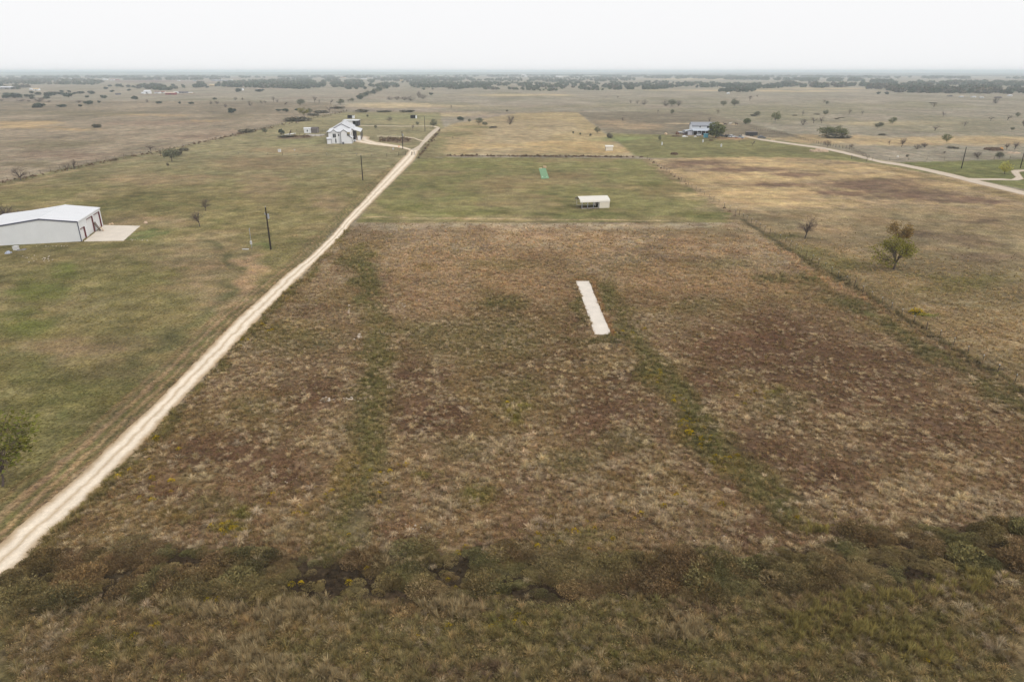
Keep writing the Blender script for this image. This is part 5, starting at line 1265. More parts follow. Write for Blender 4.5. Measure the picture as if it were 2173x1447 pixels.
tree('juniper', 976, 256.5, 247.5, 14, 'dark cone-shaped bush at the corner of the golden field', 90); tree('sparse_grey', 996.5, 261, 252, 6, 'small thin shrub between two bushes beyond the golden field', 91); tree('leafy_grey', 1016, 265, 250, 16, 'large grey-green bush on the edge of the golden field', 92); tree('leafy_grey', 1029, 269, 258.5, 12, 'smaller bush touching the right side of the large grey-green bush', 93)
tree('mound', 1047, 271.5, 268, 16, 'flat dark scrub at the edge of the golden field', 94); tree('thicket', 1082, 264.5, 243.5, 19, 'upright grey tree standing alone behind the golden field', 95); tree('mound', 1076, 237, 233.5, 5, 'tiny dark shrub on the range above the upright grey tree', 96); tree('barefar', 961, 296, 289, 4, 'tiny brown sapling inside the golden field', 97)
tree('barefar', 958, 230, 223, 5, 'tiny bare sapling on the open range beyond the far lawn', 98)
for a in [('barefar', 1338, 220, 212.5, 8, 'leftmost bare tree of four on the middle range'), ('barefar', 1353, 221, 212.5, 10, 'second bare tree of four on the middle range'), ('thicket', 1367, 222.5, 211, 15, 'dense dark tree right of two bare ones on the middle range'), ('thicket', 1412, 225, 211.5, 18, 'left part of the wide grey copse on the middle range'), ('leafy_grey', 1426, 225.5, 211, 20, 'middle part of the wide grey copse on the middle range'), ('thicket', 1440, 225, 213, 14, 'right part of the wide grey copse on the middle range'),
          ('leafy_grey', 1426.5, 243, 232, 9, 'small tree above the dark field left of the ranch house'), ('barefar', 1396, 241, 232, 6, 'thin bare sapling at the far edge of the dark field'), ('barefar', 1322, 259, 248.5, 7, 'bare sapling inside the dark field'), ('leafy_grey', 1268, 283.5, 269, 13, 'small dark tree at the corner of golden and dark fields'), ('mound', 1294, 293, 283, 17, 'dark bush at the corner of the green lawn'), ('sparse_grey', 1216.5, 286, 278, 4, 'left small sapling at the far side of the golden field'), ('mound', 1253, 289, 283.5, 5, 'small shrub at the far side of the golden field'), ('sparse_grey', 1231, 288, 281.5, 4, 'middle small sapling at the far side of the golden field'),
          ('leafy_grey', 1399, 299.5, 286.5, 7, 'narrow small tree on the lawn above the left white barrel'), ('barefar', 1505, 261, 247.5, 10, 'dark upright bare tree behind the ranch house roof'), ('barefar', 1523, 242, 231.5, 9, 'thin bare tree on the range above the round tree'), ('leafy_grey', 1535, 225.5, 214, 14, 'left smaller one of two round trees on the upper range'), ('leafy_grey', 1559, 226, 209.5, 20, 'right larger one of two round trees on the upper range'), ('barefar', 1591, 214, 202.5, 13, 'spreading tree high on the range right of two round ones'), ('barefar', 1607, 207, 201, 6, 'tiny bare tree right of the spreading tree'),
          ('leafy_grey', 1606, 247.5, 236, 14, 'dark bush with flat scrub at its foot on the range'), ('mound', 1598, 246.5, 242.5, 14, 'flat scrub left of the dark range bush'), ('leafy_green', 1644.5, 259.5, 236.5, 19, 'dense green tree with pointed top on the right range'), ('round', 1582, 264, 251, 16, 'low green bush above the dark livestock trailer'), ('barefar', 1311, 209, 203, 5, 'tiny bare tree on the range right of centre'), ('barefar', 1569, 303.5, 298, 5, 'small bare sapling at the lower edge of the sandy patch'), ('barefar', 1597, 309, 297.5, 9, 'small bare tree on the lawn below the ranch road')]:
    tree(*a, seed=100 + int(a[1]) % 5)
tree('round', 1518.5, 292.5, 259.5, 37, 'big dense round tree standing in front of the ranch house', 3)
for a in [('barefar', 1703, 246, 233.5, 7, 'narrow upright grey tree on the right range'), ('leafy_grey', 1751, 245, 233, 12, 'small rounded tree above the grey thicket row'), ('barefar', 1802, 242, 231.5, 11, 'spreading bare tree right of the small rounded one'), ('barefar', 1829, 244, 235, 8, 'thin bare tree on flat scrub in the right range'), ('thicket', 1704, 265.5, 252, 16, 'dark purple bush at the left of the grey thicket row'), ('barefar', 1726, 262, 248.5, 17, 'bare spreading tree in the middle of the grey thicket row'), ('barefar', 1743, 262, 246.5, 12, 'bare upright tree at the right of the grey thicket row'),
          ('barefar', 1748, 219, 211, 8, 'left bare tree of a close pair on the upper right range'), ('leafy_grey', 1754, 222, 214, 9, 'right leafy tree of a close pair on the upper right range'), ('leafy_grey', 1862, 271, 259.5, 20, 'wide low grey tree right of the big green thicket'), ('leafy_green', 1893.5, 263.5, 248.5, 15, 'rounded green tree with dark trunk on the right range'), ('bare', 1755, 314, 296.5, 17, 'dark bare tree standing at the post fence'), ('thicket', 1806, 313, 305, 11, 'low brown shrub right of the bare tree at the post fence'), ('bare', 1913, 312, 291, 20, 'dark bare tree in the dry golden band'), ('barefar', 1887, 308, 297, 9, 'thin bare shrub left of the bare tree in the golden band'), ('mound', 1873, 287.5, 283.5, 14, 'flat dark scrub at the edge of the golden band'),
          ('juniper', 1864, 200.5, 195, 8, 'left dark bush below the right-hand wood'), ('juniper', 1882, 201, 195, 8, 'right dark bush below the right-hand wood'), ('barefar', 1981, 228.5, 218, 13, 'bare tree alone in the upper right range'), ('barefar', 2001, 248, 236, 11, 'dark fan-shaped bare tree in the upper right range'), ('barefar', 2046.5, 268.5, 257.5, 15, 'dark low bare tree in the middle of the right range'), ('barefar', 2102, 256.5, 247, 13, 'bushy bare tree near the pale track at right'), ('barefar', 2138, 255, 243, 15, 'wide bare tree near the right edge of the range'), ('leafy_grey', 2159, 249, 238, 9, 'small rounded tree by the pale track at the right edge'), ('thicket', 2172, 268, 252, 9, 'dark bare tree cut by the right edge of the range'),
          ('barefar', 1984, 278, 266.5, 19, 'spreading grey tree above the golden band'), ('leafy_green', 2009, 302, 283.5, 19, 'dense dark green bush in the dry golden band'), ('sparse_grey', 2147.5, 277.5, 270, 8, 'small green sapling at the right of the range'), ('thicket', 1946, 316.5, 306, 20, 'left half of the wide grey thicket in the golden band'), ('thicket', 1962, 313, 301.5, 16, 'right half of the wide grey thicket in the golden band'), ('mound', 2022, 315, 311, 20, 'flat dark green scrub left of the brush pile'), ('bare', 2136, 318, 302, 16, 'left bare tree behind the rock pile'), ('bare', 2153, 318, 299, 19, 'right bare tree behind the rock pile'), ('thicket', 2113, 220, 205, 15, 'bare grey tree in front of the far right yard'), ('mound', 1925, 333, 328, 6, 'small shrub right of the white boulders'),
          ('thicket', 2074, 334.5, 321.5, 22, 'wide bare shrub right of the leaning pole'), ('sparse_grey', 2120, 338.5, 322, 16, 'greyish small tree between the two dark poles'), ('leafy_willow', 2131, 370, 343.5, 27, 'pale yellow-green tree beside the looping driveway'), ('bare', 2003, 327, 320, 10, 'small bare shrub left of the leaning pole'), ('mound', 1980, 220, 217.5, 14, 'flat dark scrub below the bare tree of the upper right range'), ('mound', 1776, 253.5, 251, 10, 'flat dark scrub left one on the middle right range'), ('mound', 1786, 251, 249.3, 13, 'flat dark scrub right one on the middle right range'), ('mound', 1686, 246, 244, 10, 'flat dark scrub beside the narrow upright grey tree'), ('mound', 1734, 243.5, 241.5, 12, 'flat dark scrub below the small rounded tree')]:
    tree(*a, seed=110 + int(a[1]) % 5)
tree('leafy_green', 1752, 290, 268, 30, 'left half of the big green thicket on the right range', 121, dscale=.8); tree('leafy_green', 1772, 290.5, 267, 34, 'tall middle of the big green thicket on the right range', 122, dscale=.8); tree('leafy_green', 1790, 291, 272, 26, 'right half of the big green thicket on the right range', 123, dscale=.8); tree('mound', 1770, 293.5, 283, 66, 'dark scrub skirt along the foot of the big green thicket', 124, dscale=.5)
tree('bare', 1708, 506, 455, 46, 'grey bare tree standing in the right pasture near the fence', 131)
tree('sparse_yellow', 1896, 572, 504, 84, 'yellow-green leafed tree in the right pasture', 132); tree('sparse_brown', 1908, 514, 469, 54, 'brownish tree right behind the yellow-green tree', 133)
# junipers on the left plain, near row first
ORD = ['first', 'second', 'third', 'fourth', 'fifth', 'sixth', 'seventh', 'eighth', 'ninth', 'tenth', 'eleventh', 'twelfth', 'thirteenth', 'fourteenth', 'fifteenth', 'sixteenth']
rows = {'nearest row on the left plain': [(85.7, 229, 219, 22), (129.5, 228, 222, 19), (170, 226.6, 222, 8), (187, 222.5, 214, 18), (211, 218.6, 214, 6), (335, 220.5, 215.4, 15), (381, 221, 216, 5), (404, 221.7, 216.7, 13), (494, 240, 229.5, 16)],
        'second row on the left plain': [(13, 209.5, 201, 13), (31, 208, 198, 34), (63, 207, 200.5, 19), (68, 211, 206, 10), (100, 210, 205, 15), (103, 206, 195.5, 17), (145.6, 207, 197, 20), (185, 207.6, 203, 8), (221, 209.6, 202.5, 12), (287, 212, 204, 13), (456.5, 212, 207.6, 9)],
        'third row on the left plain': [(13, 202, 197, 11), (67, 199, 193.5, 10), (80.5, 202, 195.5, 12), (114.7, 203, 195, 14), (129, 201.6, 195, 14), (131, 196.4, 191.5, 8), (148, 197, 192, 8), (159, 201, 196, 9), (172, 199.5, 194, 14), (194, 200.5, 193, 14), (237, 196, 191.5, 10), (274, 193.5, 189, 8), (506, 195.5, 187.5, 13), (552, 195.5, 189, 18)],
        'farthest row on the left plain': [(3, 184, 175, 10), (225.5, 190, 184.5, 9), (233, 184.5, 180, 9), (251, 184.5, 178, 13), (259, 186, 181, 8), (272, 186, 180, 9), (284, 187, 181.5, 8), (440, 187, 183, 7)]}
for nm, lst in rows.items():
    for k, a in enumerate(lst): tree('juniper', *a, ORD[k] + ' juniper from the left in the ' + nm, 140 + (k * 3 + len(nm)) % 6, 'junipers in the ' + nm)
for a in [(4, 215, 211, 9, 'brown scrub bush at the very left edge below the junipers'), (44, 215.5, 211, 22, 'long purple scrub below the second juniper row'), (61, 216, 212, 9, 'small purple scrub left of the bare purple bush'), (83, 216.7, 205.7, 24, 'tall bare purple bush among the left junipers'), (102, 217, 213, 14, 'low purple scrub right of the bare purple bush'), (167.5, 218.3, 212, 14, 'greyish leafy bush left of the fourth near juniper'), (312, 217.5, 210, 8, 'bare grey bush between two far left junipers'), (447.5, 221.3, 213.5, 8, 'left bare bush right of the eighth near juniper'), (461, 220.8, 214, 11, 'right bare bush right of the eighth near juniper'), (478.5, 228, 220.5, 8, 'grey bush left above the double juniper'), (500, 213, 206, 9, 'left grey bare bush on the far left range'), (514.5, 213, 207, 5, 'right grey bare bush on the far left range'), (531, 224.5, 213.5, 9, 'bare bush left of the grey tree row')]:
    tree('thicket', *a, seed=74 + int(a[0]) % 3)

# ------------------------------------------------------------------ scattering for what nobody could count
def store(name, meshes):
    col = bpy.data.collections.new(name)                    # kept out of the scene: only the shapes that get scattered
    for i, me in enumerate(meshes): col.objects.link(bpy.data.objects.new('%s_%02d' % (name, i), me))
    return col
def scatter(name, label, col, nvar, P, rot, scl, tint):
    me = bpy.data.meshes.new(name); me.vertices.add(len(P)); me.vertices.foreach_set('co', P.astype('f').ravel())
    for nm, arr in (('rot', rot), ('scl', scl), ('tint', tint)):
        at = me.attributes.new(nm, 'FLOAT_VECTOR', 'POINT'); at.data.foreach_set('vector', arr.astype('f').ravel())
    at = me.attributes.new('pick', 'INT', 'POINT'); at.data.foreach_set('value', rng.integers(0, nvar, len(P)).astype('i'))
    o = link(name, me); tag(o, label, kind='stuff')
    ng = bpy.data.node_groups.new(name + '_nodes', 'GeometryNodeTree')
    ng.interface.new_socket('Geometry', in_out='INPUT', socket_type='NodeSocketGeometry'); ng.interface.new_socket('Geometry', in_out='OUTPUT', socket_type='NodeSocketGeometry')
    N, K = ng.nodes, ng.links
    gi, go = N.new('NodeGroupInput'), N.new('NodeGroupOutput')
    ip = N.new('GeometryNodeInstanceOnPoints'); ci = N.new('GeometryNodeCollectionInfo')
    ci.inputs['Collection'].default_value = col; ci.inputs['Separate Children'].default_value = True; ci.inputs['Reset Children'].default_value = True
    def na(nm, ty):
        n = N.new('GeometryNodeInputNamedAttribute'); n.data_type = ty; n.inputs['Name'].default_value = nm; return n.outputs['Attribute']
    e2r = N.new('FunctionNodeEulerToRotation'); K.new(na('rot', 'FLOAT_VECTOR'), e2r.inputs[0])
    K.new(gi.outputs[0], ip.inputs['Points']); K.new(ci.outputs[0], ip.inputs['Instance']); ip.inputs['Pick Instance'].default_value = True
    K.new(na('pick', 'INT'), ip.inputs['Instance Index']); K.new(e2r.outputs[0], ip.inputs['Rotation']); K.new(na('scl', 'FLOAT_VECTOR'), ip.inputs['Scale'])
    K.new(ip.outputs[0], go.inputs[0])
    o.modifiers.new('scatter', 'NODES').node_group = ng
    return o
def M_stuff(name, tr=.2): return mat(name, (1, 1, 1), .95, noise=.05, nscale=2, spec=.05, tint=[('tone', 'GEOMETRY'), ('tint', 'INSTANCER')], transl=tr)
M_GRASS = M_stuff('grass_blades', .25); M_SCRUB = M_stuff('scrub_leaves', .1); M_WOOD2 = M_stuff('wood_leaves', .05)
def tuft(seed, n, lean, width, hmin=.55):
    nr = np.random.default_rng(seed); a = nr.uniform(0, 6.283, n); d = np.stack([np.cos(a), np.sin(a)], 1)
    b0 = d * nr.uniform(0, .13, (n, 1)); ln = nr.uniform(hmin, 1.0, n); le = np.abs(nr.normal(lean, .22, n)); z2 = ln * np.cos(np.clip(le * 1.2, 0, 1.45)); r2 = ln * np.sin(np.clip(le * 1.2, 0, 1.45))
    z1 = ln * .55 * np.cos(le * .6); r1 = ln * .55 * np.sin(le * .6); s = np.stack([-d[:, 1], d[:, 0]], 1); w = width * nr.uniform(.6, 1.3, (n, 1))
    p0 = np.c_[b0 - s * w * .4, np.zeros(n)]; p1 = np.c_[b0 + s * w * .4, np.zeros(n)]; m = b0 + d * r1[:, None]; q0 = np.c_[m - s * w, z1]; q1 = np.c_[m + s * w, z1]; t = np.c_[b0 + d * r2[:, None], z2]
    v = np.stack([p0, p1, q1, p0, q1, q0, q0, q1, t], 1).reshape(-1, 3)
    me = tri_mesh('tuft', v, M_GRASS); tones(me, 9, nr, .6, 1.3); return me
def clump(seed, n, h, size, m, nm='clump', spread=.5, up=.6, rag=0.0):
    nr = np.random.default_rng(seed); a = nr.uniform(0, 6.283, n); r = spread * np.sqrt(nr.random(n)); z = h * np.clip(1 - (r / spread) ** 2 * .8, .1, 1) * nr.uniform(.55, 1.0, n)
    if rag: z = z * (1 - rag + 1.5 * rag * np.abs(np.sin(a * 2.5 + seed) * np.cos(r / spread * 4 + seed * 1.7)) + rag * .4 * nr.random(n))
    P = np.stack([np.cos(a) * r, np.sin(a) * r, z], 1)
    d = np.stack([np.cos(a) * r / spread * .7, np.sin(a) * r / spread * .7, np.full(n, up)], 1) + nr.normal(size=(n, 3)) * .35; d /= np.linalg.norm(d, axis=1, keepdims=True)
    o_ = np.cross(d, nr.normal(size=(n, 3))); o_ /= np.linalg.norm(o_, axis=1, keepdims=True); s = size * nr.uniform(.6, 1.4, (n, 1))
    v = np.stack([P - o_ * s * .28 - d * s * .4, P + o_ * s * .28 - d * s * .4, P + d * s * .7], 1).reshape(-1, 3)
    me = tri_mesh(nm, v, m); tones(me, 3, nr, .55, 1.35); return me
def wedge(n, r0, r1, rk, power, half=44):
    """random points in front of the house lot, thinning with distance"""
    rr = np.linspace(r0, r1, 4000); dens = rr * np.minimum(1, (rk / rr) ** power); cdf = np.cumsum(dens); cdf /= cdf[-1]
    r = np.interp(rng.random(n), cdf, rr); a = np.radians(rng.uniform(-half, half, n)); return np.sin(a) * r, np.cos(a) * r, r
ROADP = ROAD_L + ROAD_R[::-1]
def clear(x, y):
    k = poly_mask(x, y, ROADP, .12) < .5
    for pl in ([(1222, 597), (1250, 597), (1297, 710.5), (1262, 710.5)], [(0, 560), (-60, 470), (60, 430), (215, 430), (300, 478), (264, 514), (170, 516)], [(1228, 446), (1296, 446), (1300, 415), (1225, 415)], [(1142, 356), (1160, 356), (1167, 381), (1148, 382)]): k &= poly_mask(x, y, pl, .05) < .5
    return k
# dry bunch grass
x, y, r = wedge(150000, 30, 230, 66, .9)
A, B, q, tf, wd = cover(x, y)
pat = fbm(x, y, 3.2, 301, 3); keep = (rng.random(len(x)) < (1 - sstep(140, 215, r)) * np.clip(tf * (.12 + .88 * sstep(.40, .64, pat)) * .62, 0, 1)) & clear(x, y)
x, y, r, A, B, tf = x[keep], y[keep], r[keep], A[keep], B[keep], tf[keep]; n = len(x)
big = rng.random(n) < .12; s = rng.uniform(.36, .78, n) * np.where(big, 1.35, 1) * np.clip(.85 + tf * .15, .8, 1.25) * (1 - .3 * sstep(80, 170, r)) * (1 - .28 * (1 - sstep(38, 50, r)))
near = 1 - sstep(38, 60, r)
base = np.array(L((180, 161, 132))) * (1 - near[:, None] * .35) * (.55 + .45 * rng.random((n, 1))) + B * .25
base *= 1.42; fd = sstep(75, 165, r)[:, None] * .6; base = base * (1 - fd) + B * 1.35 * fd; base *= rng.uniform(.8, 1.2, (n, 1)); base *= np.stack([rng.uniform(.97, 1.04, n), np.ones(n), rng.uniform(.85, 1.05, n)], 1)
P = np.stack([x, y, np.zeros(n)], 1); rot = np.stack([rng.normal(0, .12, n), rng.normal(0, .12, n), rng.uniform(0, 6.28, n)], 1)
scl = np.stack([s * rng.uniform(.9, 1.3, n), s * rng.uniform(.9, 1.3, n), s * np.where(near > .3, rng.uniform(.9, 1.25, n), rng.uniform(.6, .95, n))], 1)
print('bunch grass', n)
scatter('bunch_grass', 'tan tufts of dry bunch grass over the unmown field', store('bunch', [tuft(k, 60, .5, .018) for k in range(4)] + [tuft(9 + k, 70, .68, .019, .4) for k in range(3)]), 7, P, rot, scl, base)
# low weeds and stubble that carry the local cover colour
x, y, r = wedge(330000, 30, 190, 60, 1.0)
ee = []
for pl, step, off in ((ROAD_L, .25, .16), (ROAD_R, .16, .2), ([(1222, 597), (1262, 710.5), (1297, 710.5), (1250, 597), (1222, 597)], .12, .1)):
    W_ = [G(*p) for p in pl]
    for a_, b_ in zip(W_, W_[1:]):
        for k in range(int((b_ - a_).length / step)):
            p_ = a_.lerp(b_, random.random()); ee.append((p_.x + random.gauss(0, off), p_.y + random.gauss(0, off)))
ee = np.array(ee); ee = ee[np.hypot(ee[:, 0], ee[:, 1]) < 170]; nfree = len(x); x = np.concatenate([x, ee[:, 0]]); y = np.concatenate([y, ee[:, 1]]); r = np.hypot(x, y)
A, B, q, tf, wd = cover(x, y); wd[nfree:] = .5; keep = (rng.random(len(x)) < (1 - sstep(120, 175, r)) * np.clip(wd * .62 * (.45 + 1.1 * sstep(.35, .65, fbm(x, y, 1.6, 311, 3))), 0, 1)) & clear(x, y); keep[nfree:] = True
x, y, r, A, B, wd = x[keep], y[keep], r[keep], A[keep], B[keep], wd[keep]; n = len(x); print('weeds', n)
mixf = np.sqrt(rng.random((n, 1))); tint = (A * mixf + B * (1 - mixf)); hu = rng.random((n, 1)); long_ = (wd > .6)[:, None]; tint = np.where((hu < .22) & long_ & (wd > .75)[:, None], tint * .5 + .5 * np.array(L((140, 120, 88))), np.where((hu > .84) & long_, tint * .5 + .5 * np.array(L((98, 94, 54))), tint)); tint = tint * rng.uniform(.75, 1.45, (n, 1)); tint *= (1.95 + .3 * sstep(90, 160, r)[:, None]) * np.stack([rng.uniform(.95, 1.06, n), np.ones(n), rng.uniform(.85, 1.1, n)], 1)
s = rng.uniform(.35, .85, n) * np.clip(wd, .45, 1.3) * (1 + .5 * sstep(80, 190, r)); short = wd < .6
scl = np.stack([s, s, s * np.where(short, .35, rng.uniform(.5, 1.0, n))], 1); rot = np.stack([np.zeros(n), np.zeros(n), rng.uniform(0, 6.28, n)], 1)
scatter('low_weeds', 'low weeds and stubble covering the fields', store('weed', [clump(20 + k, 60, .3, .13, M_GRASS, 'weed', .5, .7) for k in range(4)] + [tuft(40 + k, 44, .38, .013, .4) for k in range(2)]), 6, np.stack([x, y, np.zeros(n)], 1), rot, scl, tint)
# brush along the bank
x, y, r = wedge(110000, 32, 80, 60, .2, 48); m = poly_mask(x + (fbm(x, y, 2.6, 321) - .5) * 2.6, y - .5 + (fbm(x, y, 2.2, 331) - .5) * 2.6, BERM, .5)  # brush set back so the shade-dark soil shows along its front
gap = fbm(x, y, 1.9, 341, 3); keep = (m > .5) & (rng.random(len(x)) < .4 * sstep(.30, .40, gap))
x, y, gap = x[keep], y[keep], gap[keep]; n = len(x); print('brush', n)
c1, c2, c3 = (np.array(L(c)) for c in ((136, 121, 82), (133, 110, 78), (124, 117, 77)))
f = sstep(.38, .62, fbm(x, y, 4, 351, 4))[:, None]; g = sstep(.5, .7, fbm(x, y, 3, 361, 4))[:, None]
tint = (c1 * (1 - f) + c2 * f) * (1 - g) + c3 * g; tint = tint * rng.uniform(.55, 1.35, (n, 1)) * np.stack([rng.uniform(.96, 1.06, n), np.ones(n), rng.uniform(.9, 1.08, n)], 1)
hum = fbm(x, y, 3.4, 371, 2); s = rng.lognormal(-.55, .32, n) * (.7 + .6 * sstep(.4, .6, gap)); scl = np.stack([s * rng.uniform(.9, 1.4, n), s * rng.uniform(.9, 1.4, n), s * rng.uniform(.45, .75, n) * (.55 + .7 * sstep(.35, .65, hum))], 1)
scatter('brush', 'dense feathery brown-green brush along the bank in front', store('brush', [clump(60 + k, 1100, .8, .095, M_SCRUB, 'brush', .85, .8, .55) for k in range(5)] + [clump(70 + k, 500, .95, .11, M_SCRUB, 'brush', .6, 1.1, .6) for k in range(2)] + [tuft(75, 60, .3, .012, .5)]), 8, np.stack([x, y, np.zeros(n)], 1), np.stack([rng.normal(0, .12, n), rng.normal(0, .12, n), rng.uniform(0, 6.28, n)], 1), scl, tint)
# tall grass leaning at the near edge of the bank and along verge
ex = []
for px_, py_, w_, h_, k in [(600, 1310, 60, 26, 90), (640, 1290, 50, 14, 50), (520, 1390, 40, 34, 80), (580, 1430, 40, 24, 50), (700, 1440, 40, 20, 40), (1460, 1345, 46, 22, 70), (930, 1290, 30, 12, 30), (980, 1300, 30, 20, 40), (450, 1300, 50, 14, 40), (1690, 1330, 30, 26, 50), (1790, 1280, 60, 14, 40), (1900, 1268, 80, 12, 50), (1740, 1310, 50, 20, 40), (1850, 1340, 70, 30, 60), (1960, 1380, 60, 36, 60), (2060, 1240, 60, 20, 50), (1240, 1420, 30, 16, 30), (380, 1290, 40, 10, 24), (1730, 1130, 26, 10, 18), (830, 1195, 60, 8, 20)]:
    for _ in range(k): g_ = G(px_ + random.gauss(0, w_ * .6), py_ + random.gauss(0, h_ * .6)); ex.append((g_.x, g_.y, px_ > 1650))
ex = np.array(ex, float); n = len(ex); gr = ex[:, 2:3]
tint = (np.array(L((184, 164, 124))) * (1 - gr) + np.array(L((160, 146, 88))) * gr) * rng.uniform(.6, 1.15, (n, 1)); s = rng.uniform(.55, 1.0, n)
scatter('tall_grass', 'taller leaning straw grass at the near edge of the bank', store('tall', [tuft(80 + k, 40, .32, .02, .6) for k in range(4)]), 4, np.stack([ex[:, 0], ex[:, 1], np.zeros(n)], 1), np.stack([rng.normal(0, .15, n), rng.normal(-.2, .15, n), rng.uniform(0, 6.28, n)], 1), np.stack([s * .9, s * .9, s * 1.15], 1), tint)
# hedges of dead stalks on the far edge of the paddock and along fences
ex = []
for (xa, ya), (xb, yb), k, dy in [((945, 331), (1345, 334), 190, .6), ((1374, 338), (1470, 401), 8, .6), ((1470, 401), (1560, 458), 4, .6), ((888, 333), (935, 276), 60, 2.4), ((0, 389), (380, 313), 90, 1.2), ((380, 313), (740, 236), 120, 1.0), ((806, 298), (872, 296), 130, 2.4), ((600, 291), (660, 290), 90, 1)]:
    for _ in range(k): u = random.random(); g_ = G(xa + (xb - xa) * u, ya + (yb - ya) * u + random.gauss(0, dy)); ex.append((g_.x, g_.y))
ex = np.array(ex); n = len(ex); tint = 1.25 * np.array(L((118, 98, 78))) * rng.uniform(.55, 1.45, (n, 1)); s = rng.uniform(.35, 1.0, n) * np.clip(ex[:, 1] / 300, .7, 1.2)
scatter('dead_stalks', 'dead brown stalks along the field edges and fences', store('stalk', [clump(90 + k, 70, .8, .3, M_SCRUB, 'stalk', .6, .9) for k in range(3)]), 3, np.stack([ex[:, 0], ex[:, 1], np.zeros(n)], 1), np.stack([np.zeros(n), np.zeros(n), rng.uniform(0, 6.28, n)], 1), np.stack([s, s, s], 1), tint)
# yellow broomweed specks
ex = []
for px_, py_, w_, h_, k in [(330, 925, 16, 14, 3), (250, 1015, 12, 10, 5), (1460, 900, 30, 40, 22), (1400, 800, 12, 16, 8), (1440, 850, 16, 24, 8), (1490, 940, 26, 12, 10), (1540, 975, 30, 16, 10), (610, 625, 14, 12, 8), (560, 690, 14, 14, 7), (510, 730, 14, 14, 6), (1090, 870, 20, 30, 6), (1600, 840, 60, 20, 10), (490, 1125, 60, 16, 16), (900, 1340, 200, 40, 6), (1100, 1320, 40, 10, 3), (300, 1330, 120, 30, 6), (470, 1280, 60, 10, 2), (1250, 1120, 200, 50, 22), (800, 1000, 60, 60, 12), (1760, 1110, 100, 16, 8), (2000, 1400, 100, 26, 4), (640, 1080, 140, 50, 14), (1440, 1060, 140, 40, 14), (1330, 705, 50, 14, 6), (1040, 1170, 160, 14, 8), (760, 1230, 400, 30, 8), (300, 1020, 80, 60, 14)]:
    for _ in range(k): g_ = G(px_ + random.gauss(0, w_ * .5), py_ + random.gauss(0, h_ * .5)); ex.append((g_.x, g_.y))
ex = np.array(ex); ok = clear(ex[:, 0], ex[:, 1]); ex = ex[ok]; n = len(ex)
tint = np.where(rng.random((n, 1)) < .6, np.array([L((214, 182, 30))]), np.array([L((182, 160, 50))])) * rng.uniform(.6, 1.0, (n, 1)); s = rng.uniform(.35, .75, n)
scatter('yellow_weeds', 'scattered small yellow-flowering weeds', store('yellow', [clump(120 + k, 60, .6, .16, M_SCRUB, 'yellow', .5, .7) for k in range(3)]), 3, np.stack([ex[:, 0], ex[:, 1], np.zeros(n)], 1), np.stack([np.zeros(n), np.zeros(n), rng.uniform(0, 6.28, n)], 1), np.stack([s, s, s], 1), tint)
# the few yellow bushes that stand out
M_YEL = leafmat('yellow_flowers', (188, 158, 22)); M_YST = leafmat('weed_green', (86, 88, 42))
def broomweed(px, py, w, label, c=None):
    s = w / ppm(py); t = thing('flowering_bush', label, 'bush', G(px, py), group='yellow-flowering bushes')
    me = clump(int(px), 110, .75, .14, c or M_YEL, 'flowers', .5, .8); o = link('flowers', me, t); o.scale = (s, s, s * .55); o.location.z = .05 * s
    me = clump(int(px) + 1, 60, .5, .18, M_YST, 'stems', .5, .8); o = link('stems', me, t); o.scale = (s, s, s * .5)
for a in [(334, 932, 20, 'largest yellow-flowering bush beside the gravel road'), (306, 957, 11, 'small yellow-flowering bush just below the largest one by the road'), (1945, 668, 34, 'bright yellow-green bush at the right fence'), (2027, 742, 12, 'small yellow bush by the right fence below the bright one'), (1463, 921, 24, 'yellow-flowering bush on the right green strip of the field'), (618, 610, 10, 'yellow-flowering bush on the verge of the road near the concrete strip level'), (1723, 1203, 13, 'orange-yellow bush on top of the front brush bank'), (2010, 1417, 18, 'yellow bush near the lower right corner'), (1328, 1171, 14, 'yellow bush just above the middle of the front brush bank'), (1053, 1323, 16, 'yellow bush on the near strip below the brush bank'), (473, 1293, 14, 'yellow bush at the near left foot of the brush bank'), (1388, 1230, 16, 'yellow bush at the dark gap in the brush bank'), (231, 1312, 12, 'yellow-orange bush at the left end of the near strip')]: broomweed(*a)
# pale stones
b = MB(); rnd = random.Random(9)
for px_, py_, w_, h_, k, sz in [(700, 848, 26, 7, 26, .12), (735, 848, 22, 6, 16, .12), (740, 655, 8, 14, 10, .16), (762, 716, 10, 8, 12, .16), (850, 650, 14, 10, 14, .14), (900, 1118, 40, 10, 26, .09), (170, 1238, 26, 14, 40, .08), (1810, 1080, 40, 10, 16, .09), (870, 1240, 24, 6, 16, .07), (1700, 1245, 40, 8, 10, .08), (300, 1150, 60, 30, 12, .07), (1500, 1150, 100, 20, 8, .08), (95, 550, 26, 6, 20, .12), (60, 546, 12, 5, 6, .14), (120, 523, 30, 1.2, 14, .1), (300, 510, 30, 2.5, 10, .12), (560, 1020, 120, 60, 20, .07)]:
    for _ in range(k):
        g_ = G(px_ + rnd.gauss(0, w_ * .5), py_ + rnd.gauss(0, h_ * .5)); q = sz * rnd.uniform(.5, 1.5); b.blob((g_.x, g_.y, q * .3), (q, q * .8, q * .5), 5, 3, .25, rnd)
o = b.build('stones', mat('pale_stone', L((206, 192, 176)), .95, noise=.15, nscale=2)); tag(o, 'small pale stones scattered on the bare soil', kind='stuff')
